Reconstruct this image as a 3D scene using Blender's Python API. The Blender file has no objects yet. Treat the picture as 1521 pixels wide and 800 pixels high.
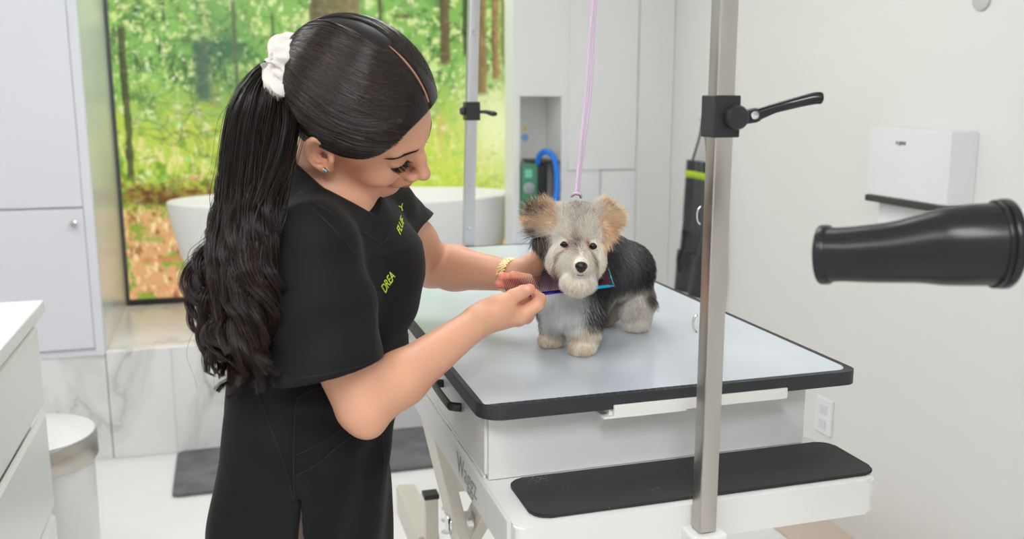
import bpy, bmesh, math, random
import numpy as np
from mathutils import Vector, Matrix
random.seed(7); RNG = np.random.default_rng(11)
SC = bpy.context.scene; COL = SC.collection
PI = math.pi

# ------------------------------------------------------------------ camera geometry
F = 1400.0; PITCH = math.atan(265/1400.0); YAW = math.atan(428/1425.0); CH = 1.45
FWD = np.array([math.sin(YAW)*math.cos(PITCH), math.cos(YAW)*math.cos(PITCH), -math.sin(PITCH)])
RGT = np.array([math.cos(YAW), -math.sin(YAW), 0.0]); UPV = np.cross(RGT, FWD)
CAMP = np.array([0, 0, CH])
def W(px, py, Z):
    return CAMP + (RGT*(px-760.5) - UPV*(py-400.0) + FWD*F)*(Z/F)
def ray(px, py): return RGT*(px-760.5) - UPV*(py-400.0) + FWD*F
def onz(px, py, z): d = ray(px, py); return CAMP + d*((z-CH)/d[2])
def ony(px, py, y): d = ray(px, py); return CAMP + d*(y/d[1])
def onx(px, py, x): d = ray(px, py); return CAMP + d*(x/d[0])
def V(*a): return np.array(a, dtype=float)
def nrm(v): v = np.asarray(v, float); return v/np.linalg.norm(v)

# ------------------------------------------------------------------ materials
MATS = {}
def mat(name, color=(.8,.8,.8), rough=.5, metal=0.0, spec=.5, sheen=0, sss=0, sss_col=None, emit=None, coat=0, aniso=0, vcol=None, alpha=1, trans=0, ior=1.45):
    m = bpy.data.materials.new(name); m.use_nodes = True; nt = m.node_tree
    b = nt.nodes['Principled BSDF']
    b.inputs['Base Color'].default_value = (*color, 1); b.inputs['Roughness'].default_value = rough
    b.inputs['Metallic'].default_value = metal; b.inputs['Specular IOR Level'].default_value = spec
    b.inputs['Sheen Weight'].default_value = sheen; b.inputs['Coat Weight'].default_value = coat
    b.inputs['Anisotropic'].default_value = aniso; b.inputs['IOR'].default_value = ior
    b.inputs['Transmission Weight'].default_value = trans
    if sss:
        b.inputs['Subsurface Weight'].default_value = sss
        b.inputs['Subsurface Radius'].default_value = sss_col or (1, .35, .2)
        b.inputs['Subsurface Scale'].default_value = .008
    if emit: b.inputs['Emission Color'].default_value = (*emit[0], 1); b.inputs['Emission Strength'].default_value = emit[1]
    if vcol:
        a = nt.nodes.new('ShaderNodeVertexColor'); a.layer_name = vcol
        nt.links.new(a.outputs['Color'], b.inputs['Base Color'])
    MATS[name] = m; return m
def node(m, typ, **kw):
    n = m.node_tree.nodes.new(typ)
    for k, v in kw.items():
        if hasattr(n, k): setattr(n, k, v)
        else: n.inputs[k.replace('_', ' ')].default_value = v
    return n
def link(m, a, b): m.node_tree.links.new(a, b)
def bsdf(m): return m.node_tree.nodes['Principled BSDF']
def add_noise_bump(m, scale=200, strength=.1, dist=.001, stretch=None, detail=3):
    tc = node(m, 'ShaderNodeTexCoord'); nz = node(m, 'ShaderNodeTexNoise', Scale=scale, Detail=detail)
    if stretch:
        mp = node(m, 'ShaderNodeMapping'); mp.inputs['Scale'].default_value = stretch
        link(m, tc.outputs['Object'], mp.inputs['Vector']); link(m, mp.outputs['Vector'], nz.inputs['Vector'])
    else: link(m, tc.outputs['Object'], nz.inputs['Vector'])
    bp = node(m, 'ShaderNodeBump', Strength=strength, Distance=dist)
    link(m, nz.outputs['Fac'], bp.inputs['Height']); link(m, bp.outputs['Normal'], bsdf(m).inputs['Normal'])
    return nz
def color_noise(m, c1, c2, scale=5, lo=.35, hi=.65, stretch=None, detail=4, rough=None):
    tc = node(m, 'ShaderNodeTexCoord'); nz = node(m, 'ShaderNodeTexNoise', Scale=scale, Detail=detail)
    if stretch:
        mp = node(m, 'ShaderNodeMapping'); mp.inputs['Scale'].default_value = stretch
        link(m, tc.outputs['Object'], mp.inputs['Vector']); link(m, mp.outputs['Vector'], nz.inputs['Vector'])
    else: link(m, tc.outputs['Object'], nz.inputs['Vector'])
    r = node(m, 'ShaderNodeValToRGB'); r.color_ramp.elements[0].position = lo; r.color_ramp.elements[1].position = hi
    r.color_ramp.elements[0].color = (*c1, 1); r.color_ramp.elements[1].color = (*c2, 1)
    link(m, nz.outputs['Fac'], r.inputs['Fac']); link(m, r.outputs['Color'], bsdf(m).inputs['Base Color'])
    if rough:
        mr = node(m, 'ShaderNodeMapRange'); mr.inputs['To Min'].default_value = rough[0]; mr.inputs['To Max'].default_value = rough[1]
        link(m, nz.outputs['Fac'], mr.inputs['Value']); link(m, mr.outputs['Result'], bsdf(m).inputs['Roughness'])
    return nz

# ------------------------------------------------------------------ objects
def link_obj(name, me, material=None, parent=None, smooth=False, mats=None):
    o = bpy.data.objects.new(name, me); COL.objects.link(o)
    if material: me.materials.append(material)
    if mats:
        for k in mats: me.materials.append(k)
    if smooth: me.polygons.foreach_set('use_smooth', [True]*len(me.polygons))
    if parent: o.parent = parent; o.matrix_parent_inverse = parent.matrix_world.inverted() if parent.type != 'EMPTY' else Matrix.Translation(-Vector(parent.location))
    return o
def obj(name, bm, material, parent=None, smooth=False, auto=None):
    me = bpy.data.meshes.new(name); bmesh.ops.recalc_face_normals(bm, faces=bm.faces); bm.to_mesh(me); bm.free()
    o = link_obj(name, me, material, parent, smooth or bool(auto))
    if auto: me.set_sharp_from_angle(angle=math.radians(auto))
    return o
def np_mesh(name, verts, faces, material=None, parent=None, smooth=True, color=None, mats=None):
    """faces: (M,3) or (M,4) array"""
    me = bpy.data.meshes.new(name); verts = np.asarray(verts, np.float32); faces = np.asarray(faces, np.int32)
    n, k = faces.shape
    me.vertices.add(len(verts)); me.vertices.foreach_set('co', verts.ravel())
    me.loops.add(n*k); me.loops.foreach_set('vertex_index', faces.ravel())
    me.polygons.add(n); me.polygons.foreach_set('loop_start', np.arange(0, n*k, k, dtype=np.int32))
    me.polygons.foreach_set('use_smooth', np.full(n, smooth))
    me.update(calc_edges=True)
    if color is not None:
        ca = me.color_attributes.new('Col', 'FLOAT_COLOR', 'POINT')
        c = np.ones((len(verts), 4), np.float32); c[:, :3] = color; ca.data.foreach_set('color', c.ravel())
    return link_obj(name, me, material, parent, mats=mats)
def thing(name, label, cat, loc=(0,0,0), group=None):
    o = bpy.data.objects.new(name, None); COL.objects.link(o); o.location = Vector([float(v) for v in loc]); o.empty_display_size = .05
    o['label'] = label; o['category'] = cat
    if group: o['group'] = group
    return o
def tag(o, label, cat, group=None, kind=None):
    o['label'] = label; o['category'] = cat
    if group: o['group'] = group
    if kind: o['kind'] = kind
    return o
def struct(o, label=None):
    o['kind'] = 'structure'
    if label: o['label'] = label
    return o
def plabel(o, label): o['label'] = label; return o

# ------------------------------------------------------------------ bmesh shapes
def bevel_all(bm, r, seg=2, verts=None):
    if r > 0: bmesh.ops.bevel(bm, geom=list(bm.edges), offset=r, segments=seg, affect='EDGES', profile=.5, clamp_overlap=True)
def box(x0, x1, y0, y1, z0, z1, r=0, seg=2, bm=None):
    b = bmesh.new()
    bmesh.ops.create_cube(b, size=1, matrix=Matrix.Translation(((x0+x1)/2, (y0+y1)/2, (z0+z1)/2)) @ Matrix.Diagonal((abs(x1-x0), abs(y1-y0), abs(z1-z0), 1)))
    bevel_all(b, r, seg)
    if bm is None: return b
    merge(bm, b); return bm
def merge(dst, src, m=None):
    me = bpy.data.meshes.new('t'); src.to_mesh(me); src.free()
    if m is not None: me.transform(m)
    dst.from_mesh(me); bpy.data.meshes.remove(me); return dst
def prism(pts, z0, z1, r=0, seg=2):
    """pts: closed 2-D outline -> vertical prism"""
    b = bmesh.new(); lo = [b.verts.new((p[0], p[1], z0)) for p in pts]; hi = [b.verts.new((p[0], p[1], z1)) for p in pts]
    b.faces.new(lo[::-1]); top = b.faces.new(hi); n = len(pts)
    for i in range(n): b.faces.new((lo[i], lo[(i+1)%n], hi[(i+1)%n], hi[i]))
    if r > 0:
        es = [e for e in b.edges if len({round(v.co.z, 6) for v in e.verts}) == 1]
        bmesh.ops.bevel(b, geom=es, offset=r, segments=seg, affect='EDGES')
    return b
def rrect(x0, x1, y0, y1, r, n=8):
    out = []
    rs = r if hasattr(r, '__len__') else [r]*4
    for k, (cx, cy, a) in enumerate(((x1, y1, 0), (x0, y1, 90), (x0, y0, 180), (x1, y0, 270))):
        rr = rs[k]; sx = -1 if cx == x1 else 1; sy = -1 if cy == y1 else 1
        for i in range(n+1):
            t = math.radians(a + 90*i/n); out.append((cx + sx*rr + rr*math.cos(t), cy + sy*rr + rr*math.sin(t)))
    return out
def tube_bm(path, rad, seg=12, caps=True, flat=None, bm=None, twist_ref=None):
    """swept tube, rad scalar or list; flat=(a,b) scale of cross-section axes"""
    P = [Vector(p) for p in path]; n = len(P); b = bm or bmesh.new(); rings = []
    ref = Vector(twist_ref) if twist_ref is not None else None
    prev = None
    for i in range(n):
        t = (P[min(i+1, n-1)] - P[max(i-1, 0)]).normalized()
        if prev is None:
            u = ref if ref is not None else (Vector((0, 0, 1)) if abs(t.z) < .9 else Vector((1, 0, 0)))
        else: u = prev
        if ref is not None: u = ref
        u = (u - t*u.dot(t)).normalized(); prev = u; v = t.cross(u)
        r = rad[i] if hasattr(rad, '__len__') else rad
        fa, fb = flat if flat else (1, 1)
        rings.append([b.verts.new(P[i] + u*(r*fa*math.cos(2*PI*k/seg)) + v*(r*fb*math.sin(2*PI*k/seg))) for k in range(seg)])
    for i in range(n-1):
        for k in range(seg): b.faces.new((rings[i][k], rings[i][(k+1)%seg], rings[i+1][(k+1)%seg], rings[i+1][k]))
    if caps: b.faces.new(rings[0][::-1]); b.faces.new(rings[-1])
    return b
def lathe(profile, seg=32, bm=None, m=None, caps=True):
    """profile [(r,z)] around z"""
    b = bmesh.new(); rings = []
    for r, z in profile:
        rings.append([b.verts.new((r*math.cos(2*PI*k/seg), r*math.sin(2*PI*k/seg), z)) for k in range(seg)] if r > 1e-6 else [b.verts.new((0, 0, z))])
    for a, c in zip(rings, rings[1:]):
        for k in range(seg):
            if len(a) == 1 and len(c) == 1: continue
            if len(a) == 1: b.faces.new((a[0], c[k], c[(k+1)%seg]))
            elif len(c) == 1: b.faces.new((a[k], a[(k+1)%seg], c[0]))
            else: b.faces.new((a[k], a[(k+1)%seg], c[(k+1)%seg], c[k]))
    if caps:
        if len(rings[0]) > 1: b.faces.new(rings[0][::-1])
        if len(rings[-1]) > 1: b.faces.new(rings[-1])
    if m is not None: b.transform(m)
    if bm is not None: return merge(bm, b)
    return b
def frame_to(origin, z, x=None):
    z = Vector(z).normalized(); x = Vector(x) if x is not None else (Vector((1, 0, 0)) if abs(z.x) < .9 else Vector((0, 1, 0)))
    x = (x - z*x.dot(z)).normalized(); y = z.cross(x)
    return Matrix.Translation(Vector(origin)) @ Matrix((x, y, z)).transposed().to_4x4()
def catmull(pts, n=8):
    P = np.asarray(pts, float); P = np.vstack([2*P[0]-P[1], P, 2*P[-1]-P[-2]]); out = []
    for i in range(1, len(P)-2):
        for t in np.linspace(0, 1, n, endpoint=False):
            out.append(.5*((2*P[i]) + (-P[i-1]+P[i+1])*t + (2*P[i-1]-5*P[i]+4*P[i+1]-P[i+2])*t*t + (-P[i-1]+3*P[i]-3*P[i+1]+P[i+2])*t**3))
    out.append(P[-2]); return np.array(out)
def text_bm(s, size, depth, m, font_bold=0.0, shear=0):
    cu = bpy.data.curves.new('t', 'FONT'); cu.body = s; cu.size = size; cu.extrude = depth; cu.offset = font_bold; cu.align_x = 'LEFT'; cu.shear = shear
    cu.resolution_u = 3
    o = bpy.data.objects.new('t', cu); COL.objects.link(o); dg = bpy.context.evaluated_depsgraph_get()
    me = bpy.data.meshes.new_from_object(o.evaluated_get(dg)); bpy.data.objects.remove(o); bpy.data.curves.remove(cu)
    b = bmesh.new(); b.from_mesh(me); bpy.data.meshes.remove(me); b.transform(m); return b

# ------------------------------------------------------------------ implicit surfaces (numpy)
def smin(a, b, k):
    h = np.clip(.5 + .5*(b-a)/k, 0, 1); return b*(1-h) + a*h - k*h*(1-h)
def smax(a, b, k): return -smin(-a, -b, k)
def s_ell(P, c, r, R=None):
    q = P - np.asarray(c, np.float32)
    if R is not None: q = q @ np.asarray(R, np.float32).T
    r = np.asarray(r, np.float32); k0 = np.linalg.norm(q/r, axis=1); k1 = np.linalg.norm(q/(r*r), axis=1)
    return k0*(k0-1)/np.maximum(k1, 1e-6)
def s_cap(P, a, b, ra, rb, sq=None):
    a = np.asarray(a, np.float32); b = np.asarray(b, np.float32); d = b-a; L = float(d@d)
    q = P-a; t = np.clip((q@d)/L, 0, 1)
    v = q - t[:, None]*d
    if sq is not None:   # sq=(axis, factor): thinner across axis
        ax = np.asarray(nrm(sq[0]), np.float32); v = v + (v@ax)[:, None]*ax*(1/sq[1]-1)
    return (np.linalg.norm(v, axis=1) - (ra + (rb-ra)*t)).astype(np.float32)
def s_chain(P, pts, rs, k=.01, sq=None):
    d = None
    for i in range(len(pts)-1):
        e = s_cap(P, pts[i], pts[i+1], rs[i], rs[i+1], sq)
        d = e if d is None else smin(d, e, k)
    return d
def mesh_field(f, lo, hi, h, B=8, lip=1.6, relax=2):
    lo = np.asarray(lo, float); hi = np.asarray(hi, float)
    nb = np.maximum(np.ceil((hi-lo)/(h*B)).astype(int), 1); N = nb*B+1
    bi = np.stack(np.meshgrid(*[np.arange(n) for n in nb], indexing='ij'), -1).reshape(-1, 3)
    cen = lo + (bi+.5)*B*h
    fv = f(cen.astype(np.float32)); keep = np.abs(fv) < B*h*.87*lip
    G = np.ones(N, np.float32)*1.0
    # sign fill for skipped blocks
    for b_, v in zip(bi[~keep], fv[~keep]):
        if v < 0: G[b_[0]*B:b_[0]*B+B+1, b_[1]*B:b_[1]*B+B+1, b_[2]*B:b_[2]*B+B+1] = -1
    loc = np.stack(np.meshgrid(*[np.arange(B+1)]*3, indexing='ij'), -1).reshape(-1, 3)
    kb = bi[keep]
    for s in range(0, len(kb), 400):
        ii = (kb[s:s+400, None, :]*B + loc[None]).reshape(-1, 3)
        G[ii[:, 0], ii[:, 1], ii[:, 2]] = f((lo + ii*h).astype(np.float32))
    S = G < 0
    c8 = [S[i:N[0]-1+i, j:N[1]-1+j, k:N[2]-1+k] for i in (0, 1) for j in (0, 1) for k in (0, 1)]
    act = np.zeros(np.array(N)-1, bool); al = c8[0].copy(); an = c8[0].copy()
    for c in c8[1:]: al &= c; an |= c
    act = an & ~al
    cells = np.argwhere(act); idx = -np.ones(act.shape, np.int32); idx[tuple(cells.T)] = np.arange(len(cells))
    acc = np.zeros((len(cells), 3)); cnt = np.zeros(len(cells))
    offs = [(i, j, k) for i in (0, 1) for j in (0, 1) for k in (0, 1)]
    for a in offs:
        for ax in range(3):
            if a[ax]: continue
            b = list(a); b[ax] = 1
            ga = G[tuple((cells+a).T)]; gb = G[tuple((cells+b).T)]
            m = (ga < 0) != (gb < 0); t = np.where(m, ga/np.where(m, ga-gb, 1), 0)
            p = np.tile(np.array(a, float), (len(cells), 1)); p[:, ax] = t
            acc[m] += p[m]; cnt[m] += 1
    verts = lo + (cells + acc/cnt[:, None])*h
    quads = []
    for ax in range(3):
        u, v = (ax+1) % 3, (ax+2) % 3
        sa = [slice(None)]*3; sb = [slice(None)]*3; sa[ax] = slice(0, N[ax]-1); sb[ax] = slice(1, N[ax])
        A = S[tuple(sa)]; Bs = S[tuple(sb)]; e = np.argwhere(A != Bs)
        ok = (e[:, u] > 0) & (e[:, v] > 0) & (e[:, u] < N[u]-1) & (e[:, v] < N[v]-1); e = e[ok]
        ins = A[tuple(e.T)]
        def cell(du, dv):
            c = e.copy(); c[:, u] -= du; c[:, v] -= dv; return idx[tuple(c.T)]
        q = np.stack([cell(1, 1), cell(0, 1), cell(0, 0), cell(1, 0)], 1)
        q[~ins] = q[~ins][:, ::-1]; quads.append(q)
    quads = np.vstack(quads); quads = quads[(quads >= 0).all(1)]
    for _ in range(relax):   # project on the surface
        g = grad(f, verts, h*.5); fv = f(verts.astype(np.float32)); g2 = (g*g).sum(1)
        st = np.clip(fv/np.maximum(g2, .2), -h*.5, h*.5); verts = verts - g*st[:, None]
    return verts, quads
def grad(f, P, e=.001):
    out = np.zeros_like(P)
    for i in range(3):
        d = np.zeros(3); d[i] = e
        out[:, i] = (f((P+d).astype(np.float32)) - f((P-d).astype(np.float32)))/(2*e)
    return out
def join_np(parts):
    vs = []; fs = []; n = 0
    for v, q in parts: vs.append(v); fs.append(q+n); n += len(v)
    return np.vstack(vs), np.vstack(fs)
def vnoise(P, scale, seed=0):
    """cheap smooth pseudo noise in [-1,1] from summed sines"""
    r = np.random.default_rng(seed); out = 0
    for i in range(6):
        k = r.normal(size=3); k = k/np.linalg.norm(k)*scale*(.7+.25*i); out = out + np.sin(P@k + r.uniform(0, 6.28))/(1+.3*i)
    return out/3.2
def strands(name, paths, rad, material, parent=None, color=None, sides=3):
    """paths (M,K,3); rad (M,K) or (K,); color (M,3) or (M,K,3)"""
    paths = np.asarray(paths, np.float64); M, K, _ = paths.shape
    rad = np.broadcast_to(rad, (M, K))
    T = np.gradient(paths, axis=1); T /= np.maximum(np.linalg.norm(T, axis=2, keepdims=True), 1e-9)
    ref = np.random.default_rng(3).normal(size=(M, 1, 3)); ref /= np.linalg.norm(ref, axis=2, keepdims=True)
    U = np.cross(T, ref); U /= np.maximum(np.linalg.norm(U, axis=2, keepdims=True), 1e-6); Vv = np.cross(T, U)
    ang = np.arange(sides)*2*PI/sides
    pts = paths[:, :, None] + rad[:, :, None, None]*(U[:, :, None]*np.cos(ang)[None, None, :, None] + Vv[:, :, None]*np.sin(ang)[None, None, :, None])
    verts = pts.reshape(-1, 3)
    base = (np.arange(M)[:, None, None]*K + np.arange(K-1)[None, :, None])*sides
    s = np.arange(sides)[None, None]; s2 = (s+1) % sides
    q = np.stack([base+s, base+s2, base+sides+s2, base+sides+s], -1).reshape(-1, 4)
    col = None
    if color is not None:
        color = np.asarray(color)
        if color.ndim == 2: color = np.repeat(color[:, None], K, 1)
        col = np.repeat(color[:, :, None], sides, 2).reshape(-1, 3)
    return np_mesh(name, verts, q, material, parent, True, col)
# ------------------------------------------------------------------ room
XL, XR, YN, ZC = -2.0, 1.905, -1.9, 2.65
YP, ZP, YM = 3.88, .447, 4.72          # platform front, platform top, mural
m_wall = mat('warm_white_wall', (.76,.755,.74), .55); add_noise_bump(m_wall, 60, .05, .002)
m_wall2 = mat('cool_white_wall', (.80,.81,.84), .5)
m_floor = mat('white_floor', (.84,.83,.82), .22); color_noise(m_floor, (.80,.79,.78), (.86,.855,.85), 1.5)
m_ceil = mat('ceiling_white', (.85,.85,.85), .8)
m_lacq = mat('white_lacquer', (.74,.76,.82), .25, spec=.5)
m_lacqw = mat('drawer_lacquer', (.78,.79,.80), .3)
m_gap = mat('shadow_gap', (.5,.5,.53), .7)
m_black = mat('black_metal', (.03,.03,.032), .45)
m_steel = mat('brushed_steel', (.55,.52,.48), .32, metal=1, aniso=.5)
add_noise_bump(m_steel, 120, .12, .0005, (1,1,.04))
m_chrome = mat('chrome', (.7,.7,.7), .15, metal=1)
# marble with large soft grey veins
m_marble = mat('white_marble', (.8,.8,.8), .16)
def marble_nodes(m, scale=.95, dark=(.40,.40,.41)):
    tc = node(m, 'ShaderNodeTexCoord'); mp = node(m, 'ShaderNodeMapping'); mp.inputs['Scale'].default_value = (1.0*scale, 1.0*scale, .42*scale); mp.inputs['Rotation'].default_value = (.2,.35,.3)
    link(m, tc.outputs['Object'], mp.inputs['Vector'])
    nz = node(m, 'ShaderNodeTexNoise', Scale=1.6, Detail=6, Distortion=1.6, Roughness=.55); link(m, mp.outputs['Vector'], nz.inputs['Vector'])
    a = node(m, 'ShaderNodeMath', operation='SUBTRACT'); a.inputs[1].default_value = .5; link(m, nz.outputs['Fac'], a.inputs[0])
    b = node(m, 'ShaderNodeMath', operation='ABSOLUTE'); link(m, a.outputs[0], b.inputs[0])
    r = node(m, 'ShaderNodeValToRGB'); e = r.color_ramp.elements
    e[0].position = 0; e[0].color = (*dark, 1); e[1].position = .075; e[1].color = (.80,.80,.80,1)
    x = r.color_ramp.elements.new(.012); x.color = (.62,.62,.62,1)
    link(m, b.outputs[0], r.inputs['Fac'])
    n2 = node(m, 'ShaderNodeTexNoise', Scale=1.1, Detail=2); link(m, mp.outputs['Vector'], n2.inputs['Vector'])
    rr = node(m, 'ShaderNodeValToRGB'); rr.color_ramp.elements[0].position = .40; rr.color_ramp.elements[1].position = .56
    link(m, n2.outputs['Fac'], rr.inputs['Fac'])
    mx = node(m, 'ShaderNodeMix', data_type='RGBA'); mx.inputs['A'].default_value = (.80,.80,.80,1)
    link(m, rr.outputs['Color'], mx.inputs['Factor']); link(m, r.outputs['Color'], mx.inputs['B'])
    link(m, mx.outputs['Result'], bsdf(m).inputs['Base Color'])
marble_nodes(m_marble)

def sbox(name, a, m, r=0, label=None, parent=None):
    o = obj(name, box(*a, r), m, parent)
    if parent is None: struct(o, label)
    return o
sbox('floor', (XL-.1, XR+.1, YN-.1, YM+.3, -.1, 0), m_floor, label='glossy white floor')
sbox('ceiling', (XL-.1, XR+.1, YN-.1, YM+.3, ZC, ZC+.1), m_ceil, label='plain white ceiling')
sbox('wall_right', (XR, XR+.1, YN-.1, YM+.3, 0, ZC), m_wall, label='plain warm white wall on the right')
sbox('wall_left', (XL-.1, XL, YN-.1, YM+.3, 0, ZC), m_wall, label='white wall on the left')
sbox('wall_near', (XL, XR, YN-.1, YN, 0, ZC), m_wall, label='white wall behind the viewer')
sbox('wall_back', (XL, XR, YM+.08, YM+.3, 0, ZC), m_wall2, label='white wall behind the forest picture')
sbox('floor_strip', (1.70, XR, 1.55, 2.66, 0, .008), mat('beige_strip', (.60,.50,.42), .5), .002, label='beige strip on the floor along the right wall')  # thin beige strip laid flat at the wall foot
# platform under the tub
sbox('platform', (-.50, 1.90, YP, YM+.08, 0, ZP), m_marble, .004, label='raised marble clad platform carrying the white tub')
for k, x in enumerate((-.76, -.27, .12, .78, 1.4)):
    pass
m_groutl = mat('grout_line', (.62,.62,.62), .6)
b = bmesh.new()
for x in (-.26, .36, .98, 1.6): box(x, x+.003, YP-.0015, YP+.002, 0, ZP-.004, 0, bm=b)
g = obj('trim_grout', b, m_groutl); struct(g, 'thin joints between the marble slabs')
# left tall cabinet: lower part stands on a marble plinth
t = thing('tall_cabinet', 'tall flush white cabinet with a small round knob, left of the forest picture', 'cabinet', (-1.2, YP, 0))
obj('body', box(-1.98, -.50, YP, YM, ZP-.012, ZC-.01), m_lacq, t)
obj('plinth', box(-1.98, -.503, YP+.006, YM, 0, ZP-.013), m_marble, t)
d = obj('door', box(-1.25, -.535, YP-.012, YP-.001, ZP+.02, 1.012, .002), m_lacq, t)
kx = ony(111, 331, YP)
kb = lathe([(.004,0),(.004,.012),(.013,.016),(.014,.022),(.011,.026),(0,.027)], 20, m=frame_to((kx[0], YP-.012, kx[2]), (0,-1,0)))
plabel(obj('knob', kb, m_chrome, d, auto=40), 'small round metal knob')
obj('door', box(-1.25, -.535, YP-.012, YP-.001, 1.020, 2.60, .002), m_lacq, t)
obj('shadow_gap', box(-1.26, -.515, YP-.003, YP-.0005, ZP+.012, 2.605), m_gap, t)
obj('side_strip', box(-.533, -.50, YP-.012, YP-.001, ZP-.01, 2.60, .001), m_lacq, t)
# glossy side wall of the alcove
m_gloss = mat('polished_panel', (.74,.75,.76), .20, spec=.5)
sbox('wall_alcove', (-.502, -.497, YP+.002, YM-.01, ZP, ZC-.01), m_gloss, label='polished white side panel of the tub alcove mirroring the forest')
# right tall cabinet with niche
NX0, NX1, NZ0, NZ1 = 1.200, 1.388, .90, 1.428
t = thing('niche_cabinet', 'tall white built-in cabinet with an open niche, right of the forest picture', 'cabinet', (1.5, YP, 0))
b = bmesh.new()
box(1.172, NX0, YP, YP+.13, ZP+.002, ZC-.01, 0, bm=b); box(NX1, XR-.004, YP, YP+.225, ZP+.002, ZC-.01, 0, bm=b)
box(NX0, NX1, YP, YP+.225, ZP+.002, NZ0, 0, bm=b); box(NX0, NX1, YP, YP+.225, NZ1, ZC-.01, 0, bm=b)
box(NX0, NX1, YP+.205, YP+.225, NZ0, NZ1, 0, bm=b)
obj('body', b, m_lacqw, t)
obj('niche_lining', box(NX0+.001, NX1-.001, YP+.198, YP+.204, NZ0, NZ1), m_wall, t)
obj('shelf', box(NX0+.075, NX1-.002, YP+.01, YP+.197, 1.140, 1.150), m_black, t)
obj('door', box(1.575, 1.738, YP-.012, YP-.001, ZP+.02, 1.103, .002), m_lacqw, t)
obj('door', box(NX1+.03, 1.738, YP-.008, YP-.001, 1.109, 2.6, .003), m_lacqw, t)
obj('shadow_gap', box(1.568, 1.745, YP-.002, YP-.0005, ZP+.014, 1.109), m_gap, t)
sbox('trim_1', (1.74, XR-.002, YP-.02, YP-.001, ZP, ZC-.01), m_wall, label='narrow white filler beside the built-in cabinet')

# ---- stickers in the niche
for z, c, nm, lb in ((1.245, (.25,.5,.85), 'blue', 'small round blue sticker inside the niche, the lower one'), (1.283, (.85,.6,.25), 'amber', 'small amber sticker inside the niche, the upper one')):
    st = obj('sticker', lathe([(.017 if nm == 'blue' else .011, 0), (.017 if nm == 'blue' else .011, .001)], 24, m=frame_to((1.285, YP+.197, z), (0,-1,0))), mat('sticker_'+nm, c, .5))
    tag(st, lb, 'sticker')
# ---- dog dryer unit in niche with blue hose
t = thing('pet_dryer', 'small green and black pet dryer standing in the wall niche', 'dryer', (1.27, YP+.07, NZ0))
m_green = mat('green_plastic', (.07,.25,.14), .4); m_dark = mat('black_plastic', (.02,.02,.022), .35)
def oprism(x0, x1, y0, y1, z0, z1, r, m, nm, parent):
    o = obj(nm, prism(rrect(x0, x1, y0, y1, r), z0, z1, .006, 3), m, parent, auto=40); return o
oprism(1.206, 1.275, YP-.03, YP+.13, NZ0+.001, 1.140, .015, m_green, 'front_housing', t)
oprism(1.262, 1.325, YP-.02, YP+.14, NZ0+.001, 1.136, .02, m_dark, 'motor_housing', t)
obj('dial', lathe([(.025,0),(.025,.006),(.015,.012),(0,.012)], 24, m=frame_to((1.232, YP-.03, 1.04), (0,-1,0))), mat('grey_dial', (.3,.34,.34), .4), t, auto=40)
obj('display', box(1.215, 1.246, YP-.034, YP-.029, 1.085, 1.12, .002), mat('teal_display', (.2,.6,.45), .3), t)
m_blue = mat('blue_rubber', (.01,.20,.75), .4)
hp = catmull([(1.285,YP+.02,1.12),(1.29,YP+.01,1.17),(1.31,YP-.02,1.195),(1.337,YP-.05,1.17),(1.345,YP-.07,1.10),(1.335,YP-.09,1.0),(1.29,YP-.10,.90),(1.22,YP-.10,.80),(1.12,YP-.10,.70),(1.0,YP-.08,.60),(.9,YP-.06,.53),(.8,YP-.05,.25),(.8,YP-.05,.02)], 8)
b = tube_bm(hp, [.0125+.0015*math.sin(i*2.4) for i in range(len(hp))], 12)
h = obj('air_hose', b, m_blue, None, True); tag(h, 'bright blue flexible hose looping out of the niche and down the cabinet', 'hose')
wt = lathe([(.022,0),(.03,.01),(.032,.05),(.02,.06),(.02,.075),(0,.076)], 24, m=Matrix.Translation((1.362, YP+.03, NZ0+.001)))
tag(obj('bottle', wt, mat('frosted_white', (.85,.85,.85), .3), None, auto=40), 'squat white bottle in the niche beside the blue hose', 'bottle')

# ---- right wall things
t = thing('towel_dispenser', 'white paper towel dispenser with a dark bottom edge mounted on the wall', 'dispenser', (XR, 2.3, 1.14))
xf = 1.825
dyl = onx(1290,240,xf)[1]; dyr = onx(1406,240,xf)[1]
pts = [(xf, dyr+.02), (xf, dyl), (XR-.001, dyl), (XR-.001, dyr-.02), (xf+.05, dyr-.012), (xf+.012, dyr)]
obj('housing', prism(pts, 1.147, 1.345, .004, 2), mat('dispenser_white', (.76,.77,.80), .3), t, auto=35)
obj('base_strip', box(xf-.002, XR-.001, dyr+.015, dyl+.003, 1.128, 1.146, .002), mat('charcoal_strip', (.05,.045,.04), .4), t)
obj('paper_tray', box(xf+.03, XR-.002, dyr+.1, dyl-.02, 1.05, 1.127, .006), m_wall2, t)
lg = text_bm('AIRWIK'[:0] + 'FUJINE', .0145, .0004, frame_to((xf-.001, onx(1331,211,xf)[1], 1.300), (-1,0,0), (0,-1,0)))
plabel(obj('logo_lettering', lg, mat('logo_grey', (.12,.12,.13), .5), t), 'tiny dark maker lettering')
t = thing('wall_outlet', 'white double outlet plate low on the right wall beyond the table step', 'outlet', (XR, 2.63, .36))
obj('plate', box(XR-.008, XR-.0005, 2.585, 2.675, .30, .425, .003), m_wall2, t)
for z in (.335, .388): obj('socket', box(XR-.012, XR-.0082, 2.612, 2.648, z-.016, z+.016, .003), mat('socket_white', (.7,.71,.74), .4), t)
vp = onx(1455, -2, XR-.01)
tag(obj('wall_fixture', lathe([(.03,0),(.03,.006),(.022,.010),(0,.011)], 32, m=frame_to((XR-.0005, vp[1], vp[2]), (-1,0,0))), mat('fixture_grey', (.55,.57,.57), .5), auto=40), 'small round grey disc high on the right wall', 'fixture')
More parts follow.
